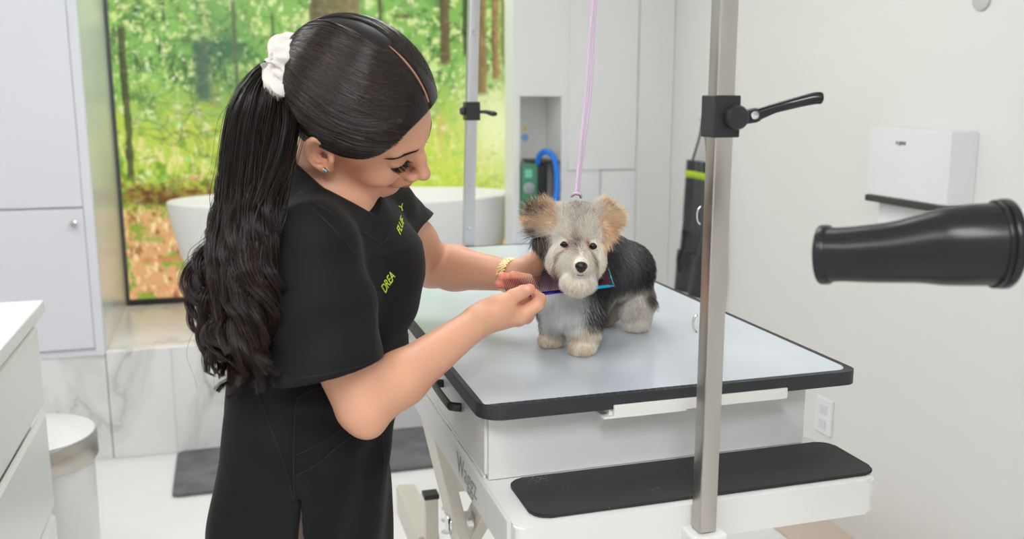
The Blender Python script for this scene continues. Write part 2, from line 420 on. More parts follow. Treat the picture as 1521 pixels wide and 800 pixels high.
# ---- apron hanging on wall
m_apron = mat('black_waxed_cloth', (.035,.036,.04), .38)
t = thing('apron', 'black apron with a lime green band hanging on the wall behind the steel post', 'apron', (XR, 3.6, .58))
def cloth_sheet(rows, x0, ny=24, thick=.012, amp=.012, seed=1):
    """rows: [(z, y_left, y_right)] top to bottom, hung on plane x=x0 with vertical folds"""
    rr = np.random.default_rng(seed); zs = [r[0] for r in rows]; V_=[]; n = 40
    for i in range(n):
        s = i/(n-1)*(len(rows)-1); k = min(int(s), len(rows)-2); u = s-k
        z, a, c = [rows[k][j]*(1-u)+rows[k+1][j]*u for j in range(3)]
        for j in range(ny):
            w = j/(ny-1); y = a*(1-w)+c*w
            d = amp*(math.sin(w*9+1.1*seed+.4*s)+.6*math.sin(w*17+s*1.3)) * (.3+.7*i/n) + .025
            V_.append((x0-d, y, z))
    q = [(i*ny+j, i*ny+j+1, (i+1)*ny+j+1, (i+1)*ny+j) for i in range(n-1) for j in range(ny-1)]
    return np.array(V_), np.array(q)
v, q = cloth_sheet([(a,b_-.09,c-.06) for a,b_,c in [(1.165,3.71,3.50),(1.05,3.71,3.44),(.9,3.72,3.40),(.78,3.75,3.40),(.77,3.78,3.38),(.585,3.79,3.40)]], XR-.01)
for i in range(len(v)):
    if v[i,2] < .62: v[i,2] += (3.70-v[i,1])*.05
o = np_mesh('cloth', v, q, m_apron, t); md = o.modifiers.new('s', 'SOLIDIFY'); md.thickness = .008
v2 = v.copy(); sel = (v[:,2] < 1.130) & (v[:,2] > 1.090)
rows = np.unique(np.arange(len(v))[sel]//24)
vb = v[rows[0]*24:(rows[-1]+1)*24].copy(); vb[:,0] -= .0055
nb_ = len(rows); qb = np.array([(i*24+j, i*24+j+1, (i+1)*24+j+1, (i+1)*24+j) for i in range(nb_-1) for j in range(23)])
o = np_mesh('green_band', vb, qb, mat('lime_band', (.42,.62,.03), .6), t); md = o.modifiers.new('s', 'SOLIDIFY'); md.thickness = .004; plabel(o, 'lime green band across the bib')
obj('neck_strap', tube_bm(catmull([(XR-.03,3.60,1.16),(XR-.028,3.55,1.26),(XR-.03,3.52,1.33),(XR-.03,3.49,1.26),(XR-.03,3.46,1.16)],6), .008, 8, flat=(1,.4)), m_apron, t, True)
obj('tie', tube_bm(catmull([(XR-.05,3.62,.86),(XR-.06,3.60,.80),(XR-.06,3.64,.74),(XR-.06,3.63,.68)],6), .010, 8, flat=(1,.5)), m_apron, t, True)
tag(obj('wall_hook', tube_bm(catmull([(XR-.001,3.52,1.335),(XR-.03,3.52,1.325),(XR-.045,3.52,1.34)],5), .004, 8), m_chrome), 'small metal hook holding the black apron', 'hook')

# ---- floor mat
tag(obj('floor_mat', prism(rrect(-.258, 1.45, 3.42, 3.86, .02), .0005, .014, .004, 2), None or (lambda m: (color_noise(m, (.10,.10,.105), (.17,.17,.175), 9), m)[1])(mat('grey_rubber', (.12,.12,.12), .55)), auto=40), 'long dark grey rubber mat lying on the floor before the marble platform', 'mat')

# ---- drawer unit (left foreground)
ux, uy, uz = -.448, 2.48, .95
t = thing('drawer_unit', 'white handleless drawer unit cut off by the left edge', 'drawer unit', (-.75, 1.3, 0))
obj('countertop', box(-1.15, ux, .35, uy, uz-.032, uz, .003), m_lacqw, t)
obj('body', box(-1.13, ux-.052, .37, uy-.018, .06, uz-.033), m_lacqw, t)
obj('plinth', box(-1.11, ux-.09, .40, uy-.05, 0, .059), m_gap, t)
for z0, z1 in ((.695, .885), (.425, .665), (.10, .395)):
    b = bmesh.new(); pr = [(0, z0), (0, z1-.004), (-.010, z1+.006), (-.012, z1+.004), (-.022, z1-.014), (-.022, z0)]
    for y0, y1 in ((.37, uy-.012),):
        lo = [b.verts.new((ux-.018+p[0], y0, p[1])) for p in pr]; hi = [b.verts.new((ux-.018+p[0], y1, p[1])) for p in pr]
        b.faces.new(lo[::-1]); b.faces.new(hi)
        for i in range(len(pr)): b.faces.new((lo[i], lo[(i+1)%len(pr)], hi[(i+1)%len(pr)], hi[i]))
    obj('drawer', b, m_lacqw, t)
# ---- waste bin
bx, by = -.60, 2.73
pc = onz(40, 655, .50); bx, by = pc[0], pc[1]+.05
t = thing('waste_bin', 'round white waste bin with a steel band under its lid, beyond the drawers', 'bin', (bx, by, 0))
M_ = Matrix.Translation((bx, by, 0))
obj('body', lathe([(.150,.005),(.154,0.012),(.160,.425)], 48, m=M_), m_lacqw, t, auto=40)
obj('steel_band', lathe([(.168,.425),(.172,.43),(.172,.492),(.168,.497)], 64, m=M_), m_steel, t, auto=40)
obj('lid', lathe([(.166,.498),(.167,.503),(.155,.509),(0,.512)], 64, m=M_), m_lacqw, t, auto=40)

# ---- bathtub
cx, cy = .51, 4.28
t = thing('bathtub', 'freestanding oval white tub on the marble platform before the forest picture', 'bathtub', (cx, cy, ZP))
b = bmesh.new(); seg = 96; zr = .985
prof = [(.50,0),(.58,.008),(.62,.03),(.68,.16),(.735,.33),(.765,.47),(.772,zr-ZP-.012),(.772,zr-ZP-.004),(.766,zr-ZP),(.752,zr-ZP),(.746,zr-ZP-.005),(.70,.36),(.60,.16),(.45,.09),(0,.08)]
rings = []
for r, z in prof:
    if r == 0: rings.append([b.verts.new((cx, cy, ZP+z))]); continue
    ry = .355*(r/.772)**1.15 if r > .5 else .23*(r/.5)
    dip = .012 if z > .4 else 0
    rings.append([b.verts.new((cx + r*math.cos(a), cy + ry*math.sin(a), ZP + z + dip*(math.cos(a)**2-1)*.0)) for a in [2*PI*k/seg for k in range(seg)]])
for a, c in zip(rings, rings[1:]):
    for k in range(seg):
        if len(c) == 1: b.faces.new((a[k], a[(k+1)%seg], c[0]))
        else: b.faces.new((a[k], a[(k+1)%seg], c[(k+1)%seg], c[k]))
b.faces.new(rings[0][::-1])
obj('basin', b, mat('matt_white_stone', (.86,.86,.86), .35), t, auto=50)
obj('drain', lathe([(.035,.082),(.033,.087),(0,.088)], 24, m=Matrix.Translation((cx,cy,ZP))), m_chrome, t, auto=40)

# ------------------------------------------------------------------ forest picture (backlit print)
def px_u(px, py):   # mural coordinates of a photo pixel
    p = ony(px, py, YM); return p[0], p[2]
MX0, MX1, MZ0, MZ1 = -.480, 1.62, .475, 2.55
NUX, NUZ = 900, 640
gx = np.linspace(MX0, MX1, NUX); vis_top = 2.0
gz = np.concatenate([np.linspace(MZ0, vis_top, 520, endpoint=False), np.linspace(vis_top, MZ1, NUZ-520)])
GX, GZ = np.meshgrid(gx, gz)                      # rows = z
rr = np.random.default_rng(5)
def fbm(scale, seed, oct=4, sx=1., sz=1.):
    r = np.random.default_rng(seed); out = np.zeros_like(GX); amp = 1; tot = 0
    for o in range(oct):
        nx = int(max(4, scale*2.1*(2**o)*sx)); nz = int(max(4, scale*2.1*(2**o)*sz)); g = r.uniform(-1, 1, (nz+2, nx+2))
        u = (GX-MX0)/(MX1-MX0)*nx; w = (GZ-MZ0)/(MZ1-MZ0)*nz
        i = u.astype(int); j = w.astype(int); fu = u-i; fw = w-j; fu = fu*fu*(3-2*fu); fw = fw*fw*(3-2*fw)
        out += amp*((g[j,i]*(1-fu)+g[j,i+1]*fu)*(1-fw)+(g[j+1,i]*(1-fu)+g[j+1,i+1]*fu)*fw); tot += amp; amp *= .6
    return out/tot
def s2l(c): c = np.asarray(c, float)/255.; return np.where(c <= .04045, c/12.92, ((c+.055)/1.055)**2.4)
def lerp(a, b, t): return a*(1-t[..., None]) + b*t[..., None]
def sst(x, a, b): t = np.clip((x-a)/(b-a), 0, 1); return t*t*(3-2*t)
n1 = fbm(9, 1); n2 = fbm(22, 2); n3 = fbm(55, 3, 3); n4 = fbm(5, 4, 3); n5 = fbm(30, 6, 3, 1.6, .7)
# foliage base by height
fol = lerp(s2l((138,190,92))*np.ones(GX.shape+(3,)), s2l((88,138,66)), sst(n1+.35*n2, -.1, .45))
fol = lerp(fol, s2l((208,230,142)), sst(n2+.5*n3-.15*n1, .05, .45))
fol = lerp(fol, s2l((52,88,46)), sst(n5+.6*n4, .28, .62)*.8)
fol = lerp(fol, s2l((232,244,190)), sst(n3+.5*n5, .38, .62)*.8)
# light meadow band
xm = (GX-MX0)/(MX1-MX0)
zl = GZ
mead = lerp(s2l((190,212,80))*np.ones(GX.shape+(3,)), s2l((120,165,45)), sst(n2+.4*n3, 0, .5))
mead = lerp(mead, s2l((232,226,140)), sst(n5+.4*n1, .05, .5))
mead = lerp(mead, s2l((222,170,110)), sst(fbm(14, 9), .28, .6)*.8)
mead = lerp(mead, s2l((120,156,56)), sst(n3+.5*n2, .30, .6)*.5)
line = 1.36 + .05*n4 + .05*sst(xm, .55, 1.)
img = lerp(mead, fol, sst(zl + .16*n2+.08*n1, line-.14, line+.14))
# forest floor, rusty leaves
flo = lerp(s2l((224,170,116))*np.ones(GX.shape+(3,)), s2l((156,92,56)), sst(n2+.6*n3, 0, .5))
flo = lerp(flo, s2l((250,222,160)), sst(n5+.3*n3, 0., .45))
flo = lerp(flo, s2l((140,168,58)), sst(fbm(12, 12)+.3*n3, .05, .4))
img = lerp(flo, img, sst(zl + .05*n2, .86, .96))
# dark bank
bank = np.exp(-((zl-1.0-.02*n1)/.035)**2)*sst(-GX, -.75, -.45)
img = lerp(img, s2l((105,48,26)), bank*np.clip(.55+.9*n3, 0, 1))
# bright clearing, right
cl = np.exp(-(((GX-1.33)/.16)**2 + ((zl-1.25)/.22)**2)); img = lerp(img, s2l((252,255,205)), np.clip(cl*1.0+.25*cl*n2, 0, 1)*.85)
cl = np.exp(-(((GX-1.05)/.3)**2 + ((zl-1.05)/.20)**2)); img = lerp(img, s2l((215,230,90)), np.clip(cl*(.7+.6*n2), 0, 1)*.8)
# shaded cool trees mid-left
cl = np.exp(-(((GX-.0)/.12)**2 + ((zl-1.62)/.28)**2)); img = lerp(img, s2l((62,110,84)), np.clip(cl*(.8+.7*n1), 0, 1)*.75)
# sun flecks, as little dabs
for k in range(900):
    cxk = rr.uniform(MX0, MX1); czk = rr.uniform(.98, 2.5); w = rr.uniform(.006, .016); hgt = w*rr.uniform(.5, .9)
    i0, i1 = np.searchsorted(gx, [cxk-2*w, cxk+2*w]); j0, j1 = np.searchsorted(gz, [czk-2*hgt, czk+2*hgt])
    if i1 <= i0 or j1 <= j0: continue
    g = np.exp(-(((GX[j0:j1,i0:i1]-cxk)/w)**2 + ((GZ[j0:j1,i0:i1]-czk)/hgt)**2))
    c = s2l([(238,248,190),(150,215,90),(55,105,45),(200,235,150),(80,150,70)][rr.integers(5) if czk > 1.4 else rr.integers(2)]); img[j0:j1,i0:i1] = lerp(img[j0:j1,i0:i1], c, g*.75)
# branches: thin dark twigs wandering through the foliage
for k in range(170):
    bx_, bz_ = rr.uniform(-.42, .55), rr.uniform(1.15, 2.0); an = rr.uniform(0, 6.28); ln = rr.integers(10, 34); cbr = s2l([(56,70,40),(84,96,54),(70,60,40)][rr.integers(3)]); wd = rr.uniform(.0022, .0045)
    for s__ in range(ln):
        an += rr.normal()*.28; bx_ += math.cos(an)*.009; bz_ += math.sin(an)*.009
        i0, i1 = np.searchsorted(gx, [bx_-2.5*wd, bx_+2.5*wd]); j0, j1 = np.searchsorted(gz, [bz_-2.5*wd, bz_+2.5*wd])
        if i1 <= i0 or j1 <= j0: continue
        g = np.exp(-(((GX[j0:j1,i0:i1]-bx_)/wd)**2 + ((GZ[j0:j1,i0:i1]-bz_)/wd)**2)); img[j0:j1,i0:i1] = lerp(img[j0:j1,i0:i1], cbr, g*.6)
# trunks
def trunk(px0, pw, top_py, bot_py, col, col2, soft=.006, lean=0, rough=.12):
    x0, _ = px_u(px0, (max(top_py,0)+bot_py)/2); wdt = pw/1400*4.6
    zt = px_u(px0, top_py)[1] if top_py >= 0 else MZ1; zb = px_u(px0, bot_py)[1]
    d = np.abs(GX - x0 - lean*(GZ-zb) - .006*n4) - wdt/2*(1+rough*n2)
    a = sst(-d, -soft, soft)*sst(zl-zb, -.02, .02)*sst(zt-zl, -.02, .02)
    shade = np.clip((GX-x0)/wdt+.5, 0, 1)
    return a, lerp(s2l(col)*np.ones(GX.shape+(3,)), s2l(col2), np.clip(shade*.9+.35*n3+.25*n5, 0, 1))
for args in ((500, 72, -1, 120, (98,84,56), (150,135,92)), (187, 9, 38, 265, (50,52,36), (84,84,52), .004, .0, .4), (661, 15, -1, 95, (92,70,52), (120,96,66)),
             (692, 9, -1, 82, (48,52,44), (70,70,50)), (715, 15, -1, 140, (112,84,58), (168,130,88)), (736, 12, -1, 118, (128,96,62), (186,150,100)), (747, 5, -1, 100, (120,110,70), (160,150,100)),
             (300, 20, 60, 150, (70,100,80), (84,112,90), .02), (565, 6, -1, 60, (80,70,50), (100,90,60)), (350, 5, 0, 170, (90,104,70), (100,110,74), .006), (408, 4, 20, 180, (80,94,62), (90,104,70), .006)):
    a, c = trunk(*args); img = img*(1-a[..., None]*.9) + c*a[..., None]*.9
for (px_, py_, w_, h_, c_) in ((250,290,120,16,(120,52,28)), (225,300,50,10,(90,40,24)), (598,24,22,6,(90,50,34)), (568,38,9,10,(84,54,36)), (245,385,60,6,(220,130,90)), (225,355,30,10,(150,165,60)), (260,428,70,7,(235,160,120))):
    a0, b0 = px_u(px_, py_); g = np.exp(-(np.abs(GX-a0)/(w_/1400*4.6*.6))**3 - (np.abs(GZ-b0)/(h_/1400*4.6*.6))**3); img = lerp(img, s2l(c_), np.clip(g*(.9+.5*n3), 0, 1)*.85)
img = np.clip(img, 0, 1)
vv = np.stack([GX, np.full_like(GX, YM), GZ], -1).reshape(-1, 3)
ii, jj = np.meshgrid(np.arange(NUX-1), np.arange(NUZ-1)); a = (jj*NUX+ii).ravel()
qq = np.stack([a, a+1, a+NUX+1, a+NUX], 1)
m_mur = mat('forest_print', (.02,.02,.02), .25, spec=.3, vcol='Col')
at = [n for n in m_mur.node_tree.nodes if n.type == 'VERTEX_COLOR'][0]
link(m_mur, at.outputs['Color'], bsdf(m_mur).inputs['Emission Color']); m_mur.node_tree.links.remove(bsdf(m_mur).inputs['Base Color'].links[0]); bsdf(m_mur).inputs['Emission Strength'].default_value = .95
t = thing('forest_picture', 'large backlit wall picture of a sunny green forest behind the tub', 'picture', (.5, YM, ZP))
np_mesh('print', vv, qq, m_mur, t, False, img.reshape(-1, 3))
obj('backing', box(MX0, MX1, YM+.004, YM+.078, MZ0, MZ1), m_black, t)
b = bmesh.new(); box(-.495, MX0, YM-.012, YM+.03, ZP+.001, MZ1+.03, .002, bm=b); obj('frame_side', b, mat('grey_frame', (.10,.105,.11), .4), t)
obj('frame_rail', box(MX0, MX1, YM-.02, YM+.03, ZP+.001, MZ0, .002), m_black, t)
obj('frame_rail', box(MX0, MX1, YM-.02, YM+.03, MZ1, MZ1+.03, .002), m_black, t)

# ------------------------------------------------------------------ ceiling lamps
m_diff = mat('lamp_diffuser', (1,1,1), .5, emit=((1.0,.985,.965), 7.6)); m_diff2 = mat('lamp_diffuser_bright', (1,1,1), .5, emit=((.97,.985,1.0), 17.0)); 
def ceiling_lamp(x, y, w, l, label, strength=None):
    t = thing('ceiling_light', label, 'ceiling light', (x, y, ZC), 'flat ceiling light panels')
    obj('diffuser', box(x-w/2+.02, x+w/2-.02, y-l/2+.02, y+l/2-.02, ZC-.018, ZC-.012), m_diff if not strength else strength, t)
    b = bmesh.new()
    box(x-w/2, x+w/2, y-l/2, y-l/2+.02, ZC-.022, ZC-.0005, 0, bm=b); box(x-w/2, x+w/2, y+l/2-.02, y+l/2, ZC-.022, ZC-.0005, 0, bm=b)
    box(x-w/2, x-w/2+.02, y-l/2+.02, y+l/2-.02, ZC-.022, ZC-.0005, 0, bm=b); box(x+w/2-.02, x+w/2, y-l/2+.02, y+l/2-.02, ZC-.022, ZC-.0005, 0, bm=b)
    obj('frame', b, m_lacqw, t)
ceiling_lamp(-.9, .2, .6, 1.2, 'flat light panel in the ceiling over the drawer unit')
ceiling_lamp(-.1, -.6, .6, 1.2, 'flat light panel in the ceiling behind the viewer', m_diff2)
ceiling_lamp(-.9, 2.4, .6, 1.2, 'flat light panel in the ceiling over the waste bin')
ceiling_lamp(.7, 2.3, .6, 1.2, 'flat light panel in the ceiling over the far end of the grooming table')
ceiling_lamp(.4, 4.1, 1.2, .5, 'flat light panel in the ceiling over the tub')
# ------------------------------------------------------------------ grooming table
TZ = 1.04
TX0, TX1, TY0, TY1 = .302, .886, 1.146, 2.425
m_top = mat('pale_blue_laminate', (.52,.60,.68), .16, spec=.6)
color_noise(m_top, (.56,.615,.675), (.62,.675,.73), 3, rough=(.10,.26))
m_rub = mat('black_rubber', (.028,.030,.034), .55); add_noise_bump(m_rub, 700, .35, .0006)
m_pc = mat('white_powder_coat', (.78,.775,.76), .35)
m_pcs = mat('drawer_side_paint', (.72,.71,.70), .3)
t = thing('grooming_table', 'white electric grooming table with a pale blue top and a black step', 'table', (.6, 1.8, 0))
o = obj('tabletop', prism(rrect(TX0+.008, TX1-.008, TY0+.0145, TY1-.008, [.02,.02,.004,.02]), TZ-.006, TZ, .001, 1), m_top, t)
# rubber edge, a ring with ribs
outer = rrect(TX0, TX1, TY0, TY1, [.022,.022,.034,.022], 8); inner = rrect(TX0+.0085, TX1-.0085, TY0+.0150, TY1-.0085, [.02,.02,.004,.02], 8)
b = bmesh.new(); rings = []
for pts, z in ((inner, TZ-.0005), (outer, TZ+.0008), (outer, TZ+.0008), (outer, TZ-.018), (outer, TZ-.020), (inner, TZ-.020)):
    rings.append([b.verts.new((p[0], p[1], z)) for p in pts])
offs = [0, .0, 0, 0, 0, 0]
n = len(outer)
for a, c in zip(rings, rings[1:]+rings[:1]):
    for k in range(n): b.faces.new((a[k], a[(k+1)%n], c[(k+1)%n], c[k]))
bmesh.ops.remove_doubles(b, verts=b.verts, dist=1e-5)
# little scale pattern pressed along the front edge
for i in range(46):
    x = TX0+.03+i*.0116
    if x > .66: break
    lathe([(.0046,TZ+.0005),(.0042,TZ+.0010),(.0034,TZ+.0010),(.0030,TZ+.0005)], 6, bm=b, m=Matrix.Translation((x, TY0+.0072, 0)), caps=False)
plabel(obj('edge_band', b, m_rub, t), 'black rubber edge band')
# core under the top
obj('top_support', box(TX0+.02, TX1-.02, TY0+.03, TY1-.02, TZ-.024, TZ-.0065), m_pc, t)
# cabinet under the top
BX0, BX1, BY0, BY1 = .317, .818, 1.180, 2.36
SZ = .922     # step level
obj('front_panel', box(BX0+.004, BX1, BY0, BY0+.012, SZ+.001, TZ-.025, .001), mat('front_panel_white', (.74,.75,.74), .3), t)
obj('body', box(BX0+.012, BX1-.006, BY0+.013, BY1, SZ-.0, TZ-.025), m_pc, t)
obj('side_panel', box(BX1-.005, BX1, BY0+.013, BY1, SZ-.0, TZ-.025, .001), m_pc, t)
for k, (y0, y1) in enumerate(((BY0+.008, 1.60), (1.61, 2.02), (2.03, BY1))):
    d = obj('drawer', box(BX0, BX0+.0115, y0, y1, SZ+.006, TZ-.028, .0015), m_pcs, t)
    obj('drawer_rim', box(BX0-.0012, BX0+.002, y0, y1, SZ+.001, SZ+.0055, .0005), mat('rim_white', (.82,.82,.80), .4) if k == 0 else MATS['rim_white'], d)
    ym_ = (y0+y1)/2 - (.012 if k == 0 else 0)
    hb = tube_bm(catmull([(BX0,ym_-.062,.982),(BX0-.014,ym_-.058,.984),(BX0-.017,ym_-.045,.984),(BX0-.017,ym_+.045,.984),(BX0-.014,ym_+.058,.984),(BX0,ym_+.062,.982)],5), .0055, 8, flat=(1.3,.8))
    plabel(obj('handle', hb, m_black, d, True), 'black bar handle')
# side frame rail with lettering
rail = obj('side_rail', box(BX0-.007, BX0-.0005, 1.055, BY1, SZ-.052, SZ-.0005, .001), m_pcs, t)
lg = text_bm('Waggz', .043, .0003, frame_to((BX0-.0074, 1.322, SZ-.038), (-1,0,0), (0,-1,0)))
plabel(obj('lettering', lg, mat('grey_lettering', (.36,.35,.34), .5), rail), 'grey maker lettering')
# lifted rail under the top's front
b = bmesh.new(); box(.485, .765, TY0+.004, TY0+.030, TZ-.030, TZ-.0205, .001, bm=b); box(.475, .60, TY0-.003, TY0+.030, TZ-.0325, TZ-.0295, .0005, bm=b)
box(.49, .762, TY0-.003, TY0+.001, TZ-.030, TZ-.014, .0007, bm=b)
obj('front_rail', b, mat('cream_rail', (.84,.83,.80), .4), t)
# step
stp = obj('step', prism(rrect(BX0-.002, .843, 1.032, BY0+.02, [.004,.004,.012,.02]), SZ-.05, SZ, .003, 3), m_pc, t, auto=40)
m_grit = mat('step_grip_black', (.022,.022,.024), .6); add_noise_bump(m_grit, 900, .5, .0006)
tc = node(m_grit, 'ShaderNodeTexCoord'); vz = node(m_grit, 'ShaderNodeTexNoise', Scale=260, Detail=2); link(m_grit, tc.outputs['Object'], vz.inputs['Vector'])
n_b = node(m_grit, 'ShaderNodeTexNoise', Scale=14, Detail=2); link(m_grit, tc.outputs['Object'], n_b.inputs['Vector'])
ad = node(m_grit, 'ShaderNodeMath', operation='MULTIPLY'); link(m_grit, vz.outputs['Fac'], ad.inputs[0]); link(m_grit, n_b.outputs['Fac'], ad.inputs[1])
rp = node(m_grit, 'ShaderNodeValToRGB'); rp.color_ramp.elements[0].position = .40; rp.color_ramp.elements[1].position = .46
rp.color_ramp.elements[0].color = (.022,.022,.024,1); rp.color_ramp.elements[1].color = (.16,.16,.16,1); link(m_grit, ad.outputs[0], rp.inputs['Fac']); link(m_grit, rp.outputs['Color'], bsdf(m_grit).inputs['Base Color'])
plabel(obj('step_mat', prism(rrect(.343, .852, 1.046, 1.168, .022), SZ+.0005, SZ+.005, .0015, 2), m_grit, t, auto=40), 'black grip mat on the step')
# scissor lift
m_leg = mat('warm_powder_coat', (.74,.70,.63), .4)
def bar(p, q, w, th, m, nm, parent, off=0):
    p, q = Vector(p), Vector(q); d = q-p; M_ = frame_to(p, d, (1,0,0))
    b = box(-th/2, th/2, -w/2, w/2, 0, d.length, .002); b.transform(M_); return obj(nm, b, m, parent)
for x in (.385, .745):
    sg = 1 if x < .5 else -1
    bar((x+sg*.02, 1.36, .88), (x+sg*.02, 2.12, .14), .05, .025, m_leg, 'scissor_arm', t); bar((x-sg*.044, 1.73, .872), (x+sg*.035, 1.03, .14), .06, .022, m_leg, 'scissor_arm', t)
    obj('pivot', lathe([(.016,-.03),(.018,-.026),(.018,.07),(.016,.074)], 20, m=frame_to((x-.01, 1.56, .68), (1,0,0))), m_chrome, t, auto=40)
b = bmesh.new()
for x in (.355, .80): box(x-.025, x+.025, 1.17, 2.30, .04, .10, .004, bm=b)
for y in (1.20, 2.27): box(.33, .825, y-.025, y+.025, .04, .10, .004, bm=b)
obj('base_frame', b, m_leg, t)
for x in (.355, .80):
    for y in (1.19, 2.28): obj('foot', lathe([(.02,.039),(.026,.02),(.028,0)], 20, m=Matrix.Translation((x,y,0))), m_dark, t, auto=40)
bar((.575, 1.5, .16), (.575, 1.9, .70), .05, .05, mat('actuator_white', (.8,.8,.8), .3), 'actuator', t)
bar((.575, 1.36, .11), (.575, 1.56, .23), .07, .08, MATS['actuator_white'], 'motor', t)
obj('cross_bar', box(.36, .80, 1.48, 1.52, .11, .16, .003), m_leg, t); obj('cross_bar', box(.42, .76, 1.86, 1.90, .60, .65, .003), m_leg, t)
obj('lift_frame', box(.375, .425, 2.0, 2.30, .36, .44, .003), m_leg, t); obj('lift_post', box(.385, .415, 1.96, 1.99, .101, .545, .002), m_leg, t); plabel(obj('post_cap', box(.383, .417, 1.958, 1.992, .545, .556, .001), m_black, t), 'small black cap')
cp = [(.435+.016*math.cos(i*.9), 1.93+.016*math.sin(i*.9), .12+.0041*i) for i in range(150)]
obj('power_cord', tube_bm(cp, .0045, 6), MATS['actuator_white'], t, True)

# ---- overhead arm posts
def square_tube(x, y, z0, z1, s, wall=.0022, rot=0, lean=(0,0)):
    b = prism(rrect(-s/2, s/2, -s/2, s/2, .0025, 3), z0, z1); 
    for v in b.verts: v.co.x += lean[0]*(v.co.z-z0); v.co.y += lean[1]*(v.co.z-z0)
    b.transform(Matrix.Translation((x, y, 0)) @ Matrix.Rotation(rot, 4, 'Z')); return b
PXp, PYp = .564, 1.016
t = thing('overhead_arm_post', 'near square steel post with a black lever clamp on the table front', 'post', (PXp, PYp, .8))
obj('tube', square_tube(PXp, PYp, .895, 1.95, .0240), m_steel, t, auto=30)
m_clamp = mat('clamp_black', (.022,.023,.026), .35)
cz0, cz1 = 1.396, 1.445
cb = obj('clamp_block', box(PXp-.0170, PXp+.0170, PYp-.0170, PYp+.0170, cz0, cz1, .0015), m_clamp, t)
# lever: boss on the near face, then a screw and a long curved handle
bp = Vector((PXp+.0085, PYp-.0165, 1.4195))
ax = Vector((.75, -1, .02)).normalized()
ax = Vector((.35,-1,0)).normalized()
obj('boss', lathe([(.0135,-.004),(.0142,.0),(.0142,.010),(.0125,.0125),(0,.0125)], 32, m=frame_to(bp, (0,-1,0))), m_clamp, t, auto=40)
p0 = bp + Vector((.0, -.013, 0)); 
lv = Vector(W(1222-4, 148, 1.14))  # handle tip direction reference
obj('screw', tube_bm([W(1086,178,1.185), W(1104,174,1.165)], .0055, 14), m_chrome, t, auto=40)
kn = obj('lever_hub', tube_bm([W(1094,175,1.172), W(1096,175,1.17), W(1122,171,1.158), W(1128,170,1.156)], [.0078,.0092,.0092,.0078], 20), m_clamp, t, auto=40)
obj('hub_screw', lathe([(.0048,0),(.0048,.0022),(.002,.0024),(.002,.001),(0,.001)], 20, m=frame_to(Vector(W(1121,171.5,1.147)), -FWD)), m_chrome, kn, auto=40)
hpth = catmull([W(1118,173,1.160), W(1133,167,1.155), W(1150,161,1.15), W(1172,155,1.145), W(1194,149.5,1.142), W(1210,146,1.140), W(1219,145.5,1.139), W(1222,145.5,1.139)], 6)
hr = np.interp(np.linspace(0,1,len(hpth)), [0,.14,.3,.5,.7,.85,.93,.97,1], [.0084,.0072,.0060,.0066,.0074,.0074,.0062,.0045,.001])
obj('lever_handle', tube_bm(hpth, list(hr), 20), mat('glossy_black_plastic', (.015,.015,.017), .18), t, True)
b = box(PXp-.024, PXp+.024, PYp-.021, 1.034, SZ-.12, .893, .003); 
o = obj('socket', b, m_pc, t)
obj('socket_bolt', lathe([(.009,0),(.009,.004),(.006,.007),(0,.007)], 20, m=frame_to((PXp+.008, PYp-.021, .855), (0,-1,0))), m_chrome, o, auto=40)
for z in (1.0, 1.175, 1.34): pass
for py in (300, 450):
    q = W(1040, py, 1.28)
    rg = [Vector((PXp-.016, PYp+.006, q[2])) + Vector((-.006*math.cos(a)-.001, 0, .011*math.sin(a))) for a in np.linspace(-1.5, 1.5, 9)]
    obj('hook_ring', tube_bm(rg, .0014, 8), m_chrome, t, True)
# far post
fx, fy = .607, 2.445
t = thing('overhead_arm_post', 'far steel post with a black clamp, standing before the tub and forest picture', 'post', (fx, fy, .9))
obj('tube', square_tube(fx, fy, .93, 1.95, .028, lean=(.032, 0)), mat('pale_steel', (.62,.63,.65), .35, metal=.9), t, auto=30)
obj('clamp_block', box(fx+.016-.019, fx+.016+.019, fy-.019, fy+.019, 1.374, 1.422, .0015), m_clamp, t)
obj('boss', lathe([(.008,0),(.012,.004),(.008,.012),(0,.012)], 20, m=frame_to((fx-.003, fy, 1.398), (-1,0,0))), m_clamp, t, auto=40)
q0 = np.array([fx+.036, fy-.01, 1.396])
obj('lever_handle', tube_bm(catmull([q0, q0+V(.015,-.004,.0), q0+V(.03,-.006,-.004), q0+V(.045,-.01,-.006)], 6), list(np.interp(np.linspace(0,1,19), [0,.3,.8,1], [.004,.005,.0075,.003])), 12), m_clamp, t, True)
for z, r in ((1.20,.006),(1.09,.006),(1.60,.007)): obj('hole_plug', lathe([(r,0),(r*.9,.002),(0,.0022)], 16, m=frame_to((fx+.032*(z-.93), fy-.014, z), (0,-1,0))), m_chrome, t, auto=40)
obj('bracket', box(fx-.02, fx+.02, 2.427, 2.475, .90, 1.02, .002), m_pc, t)

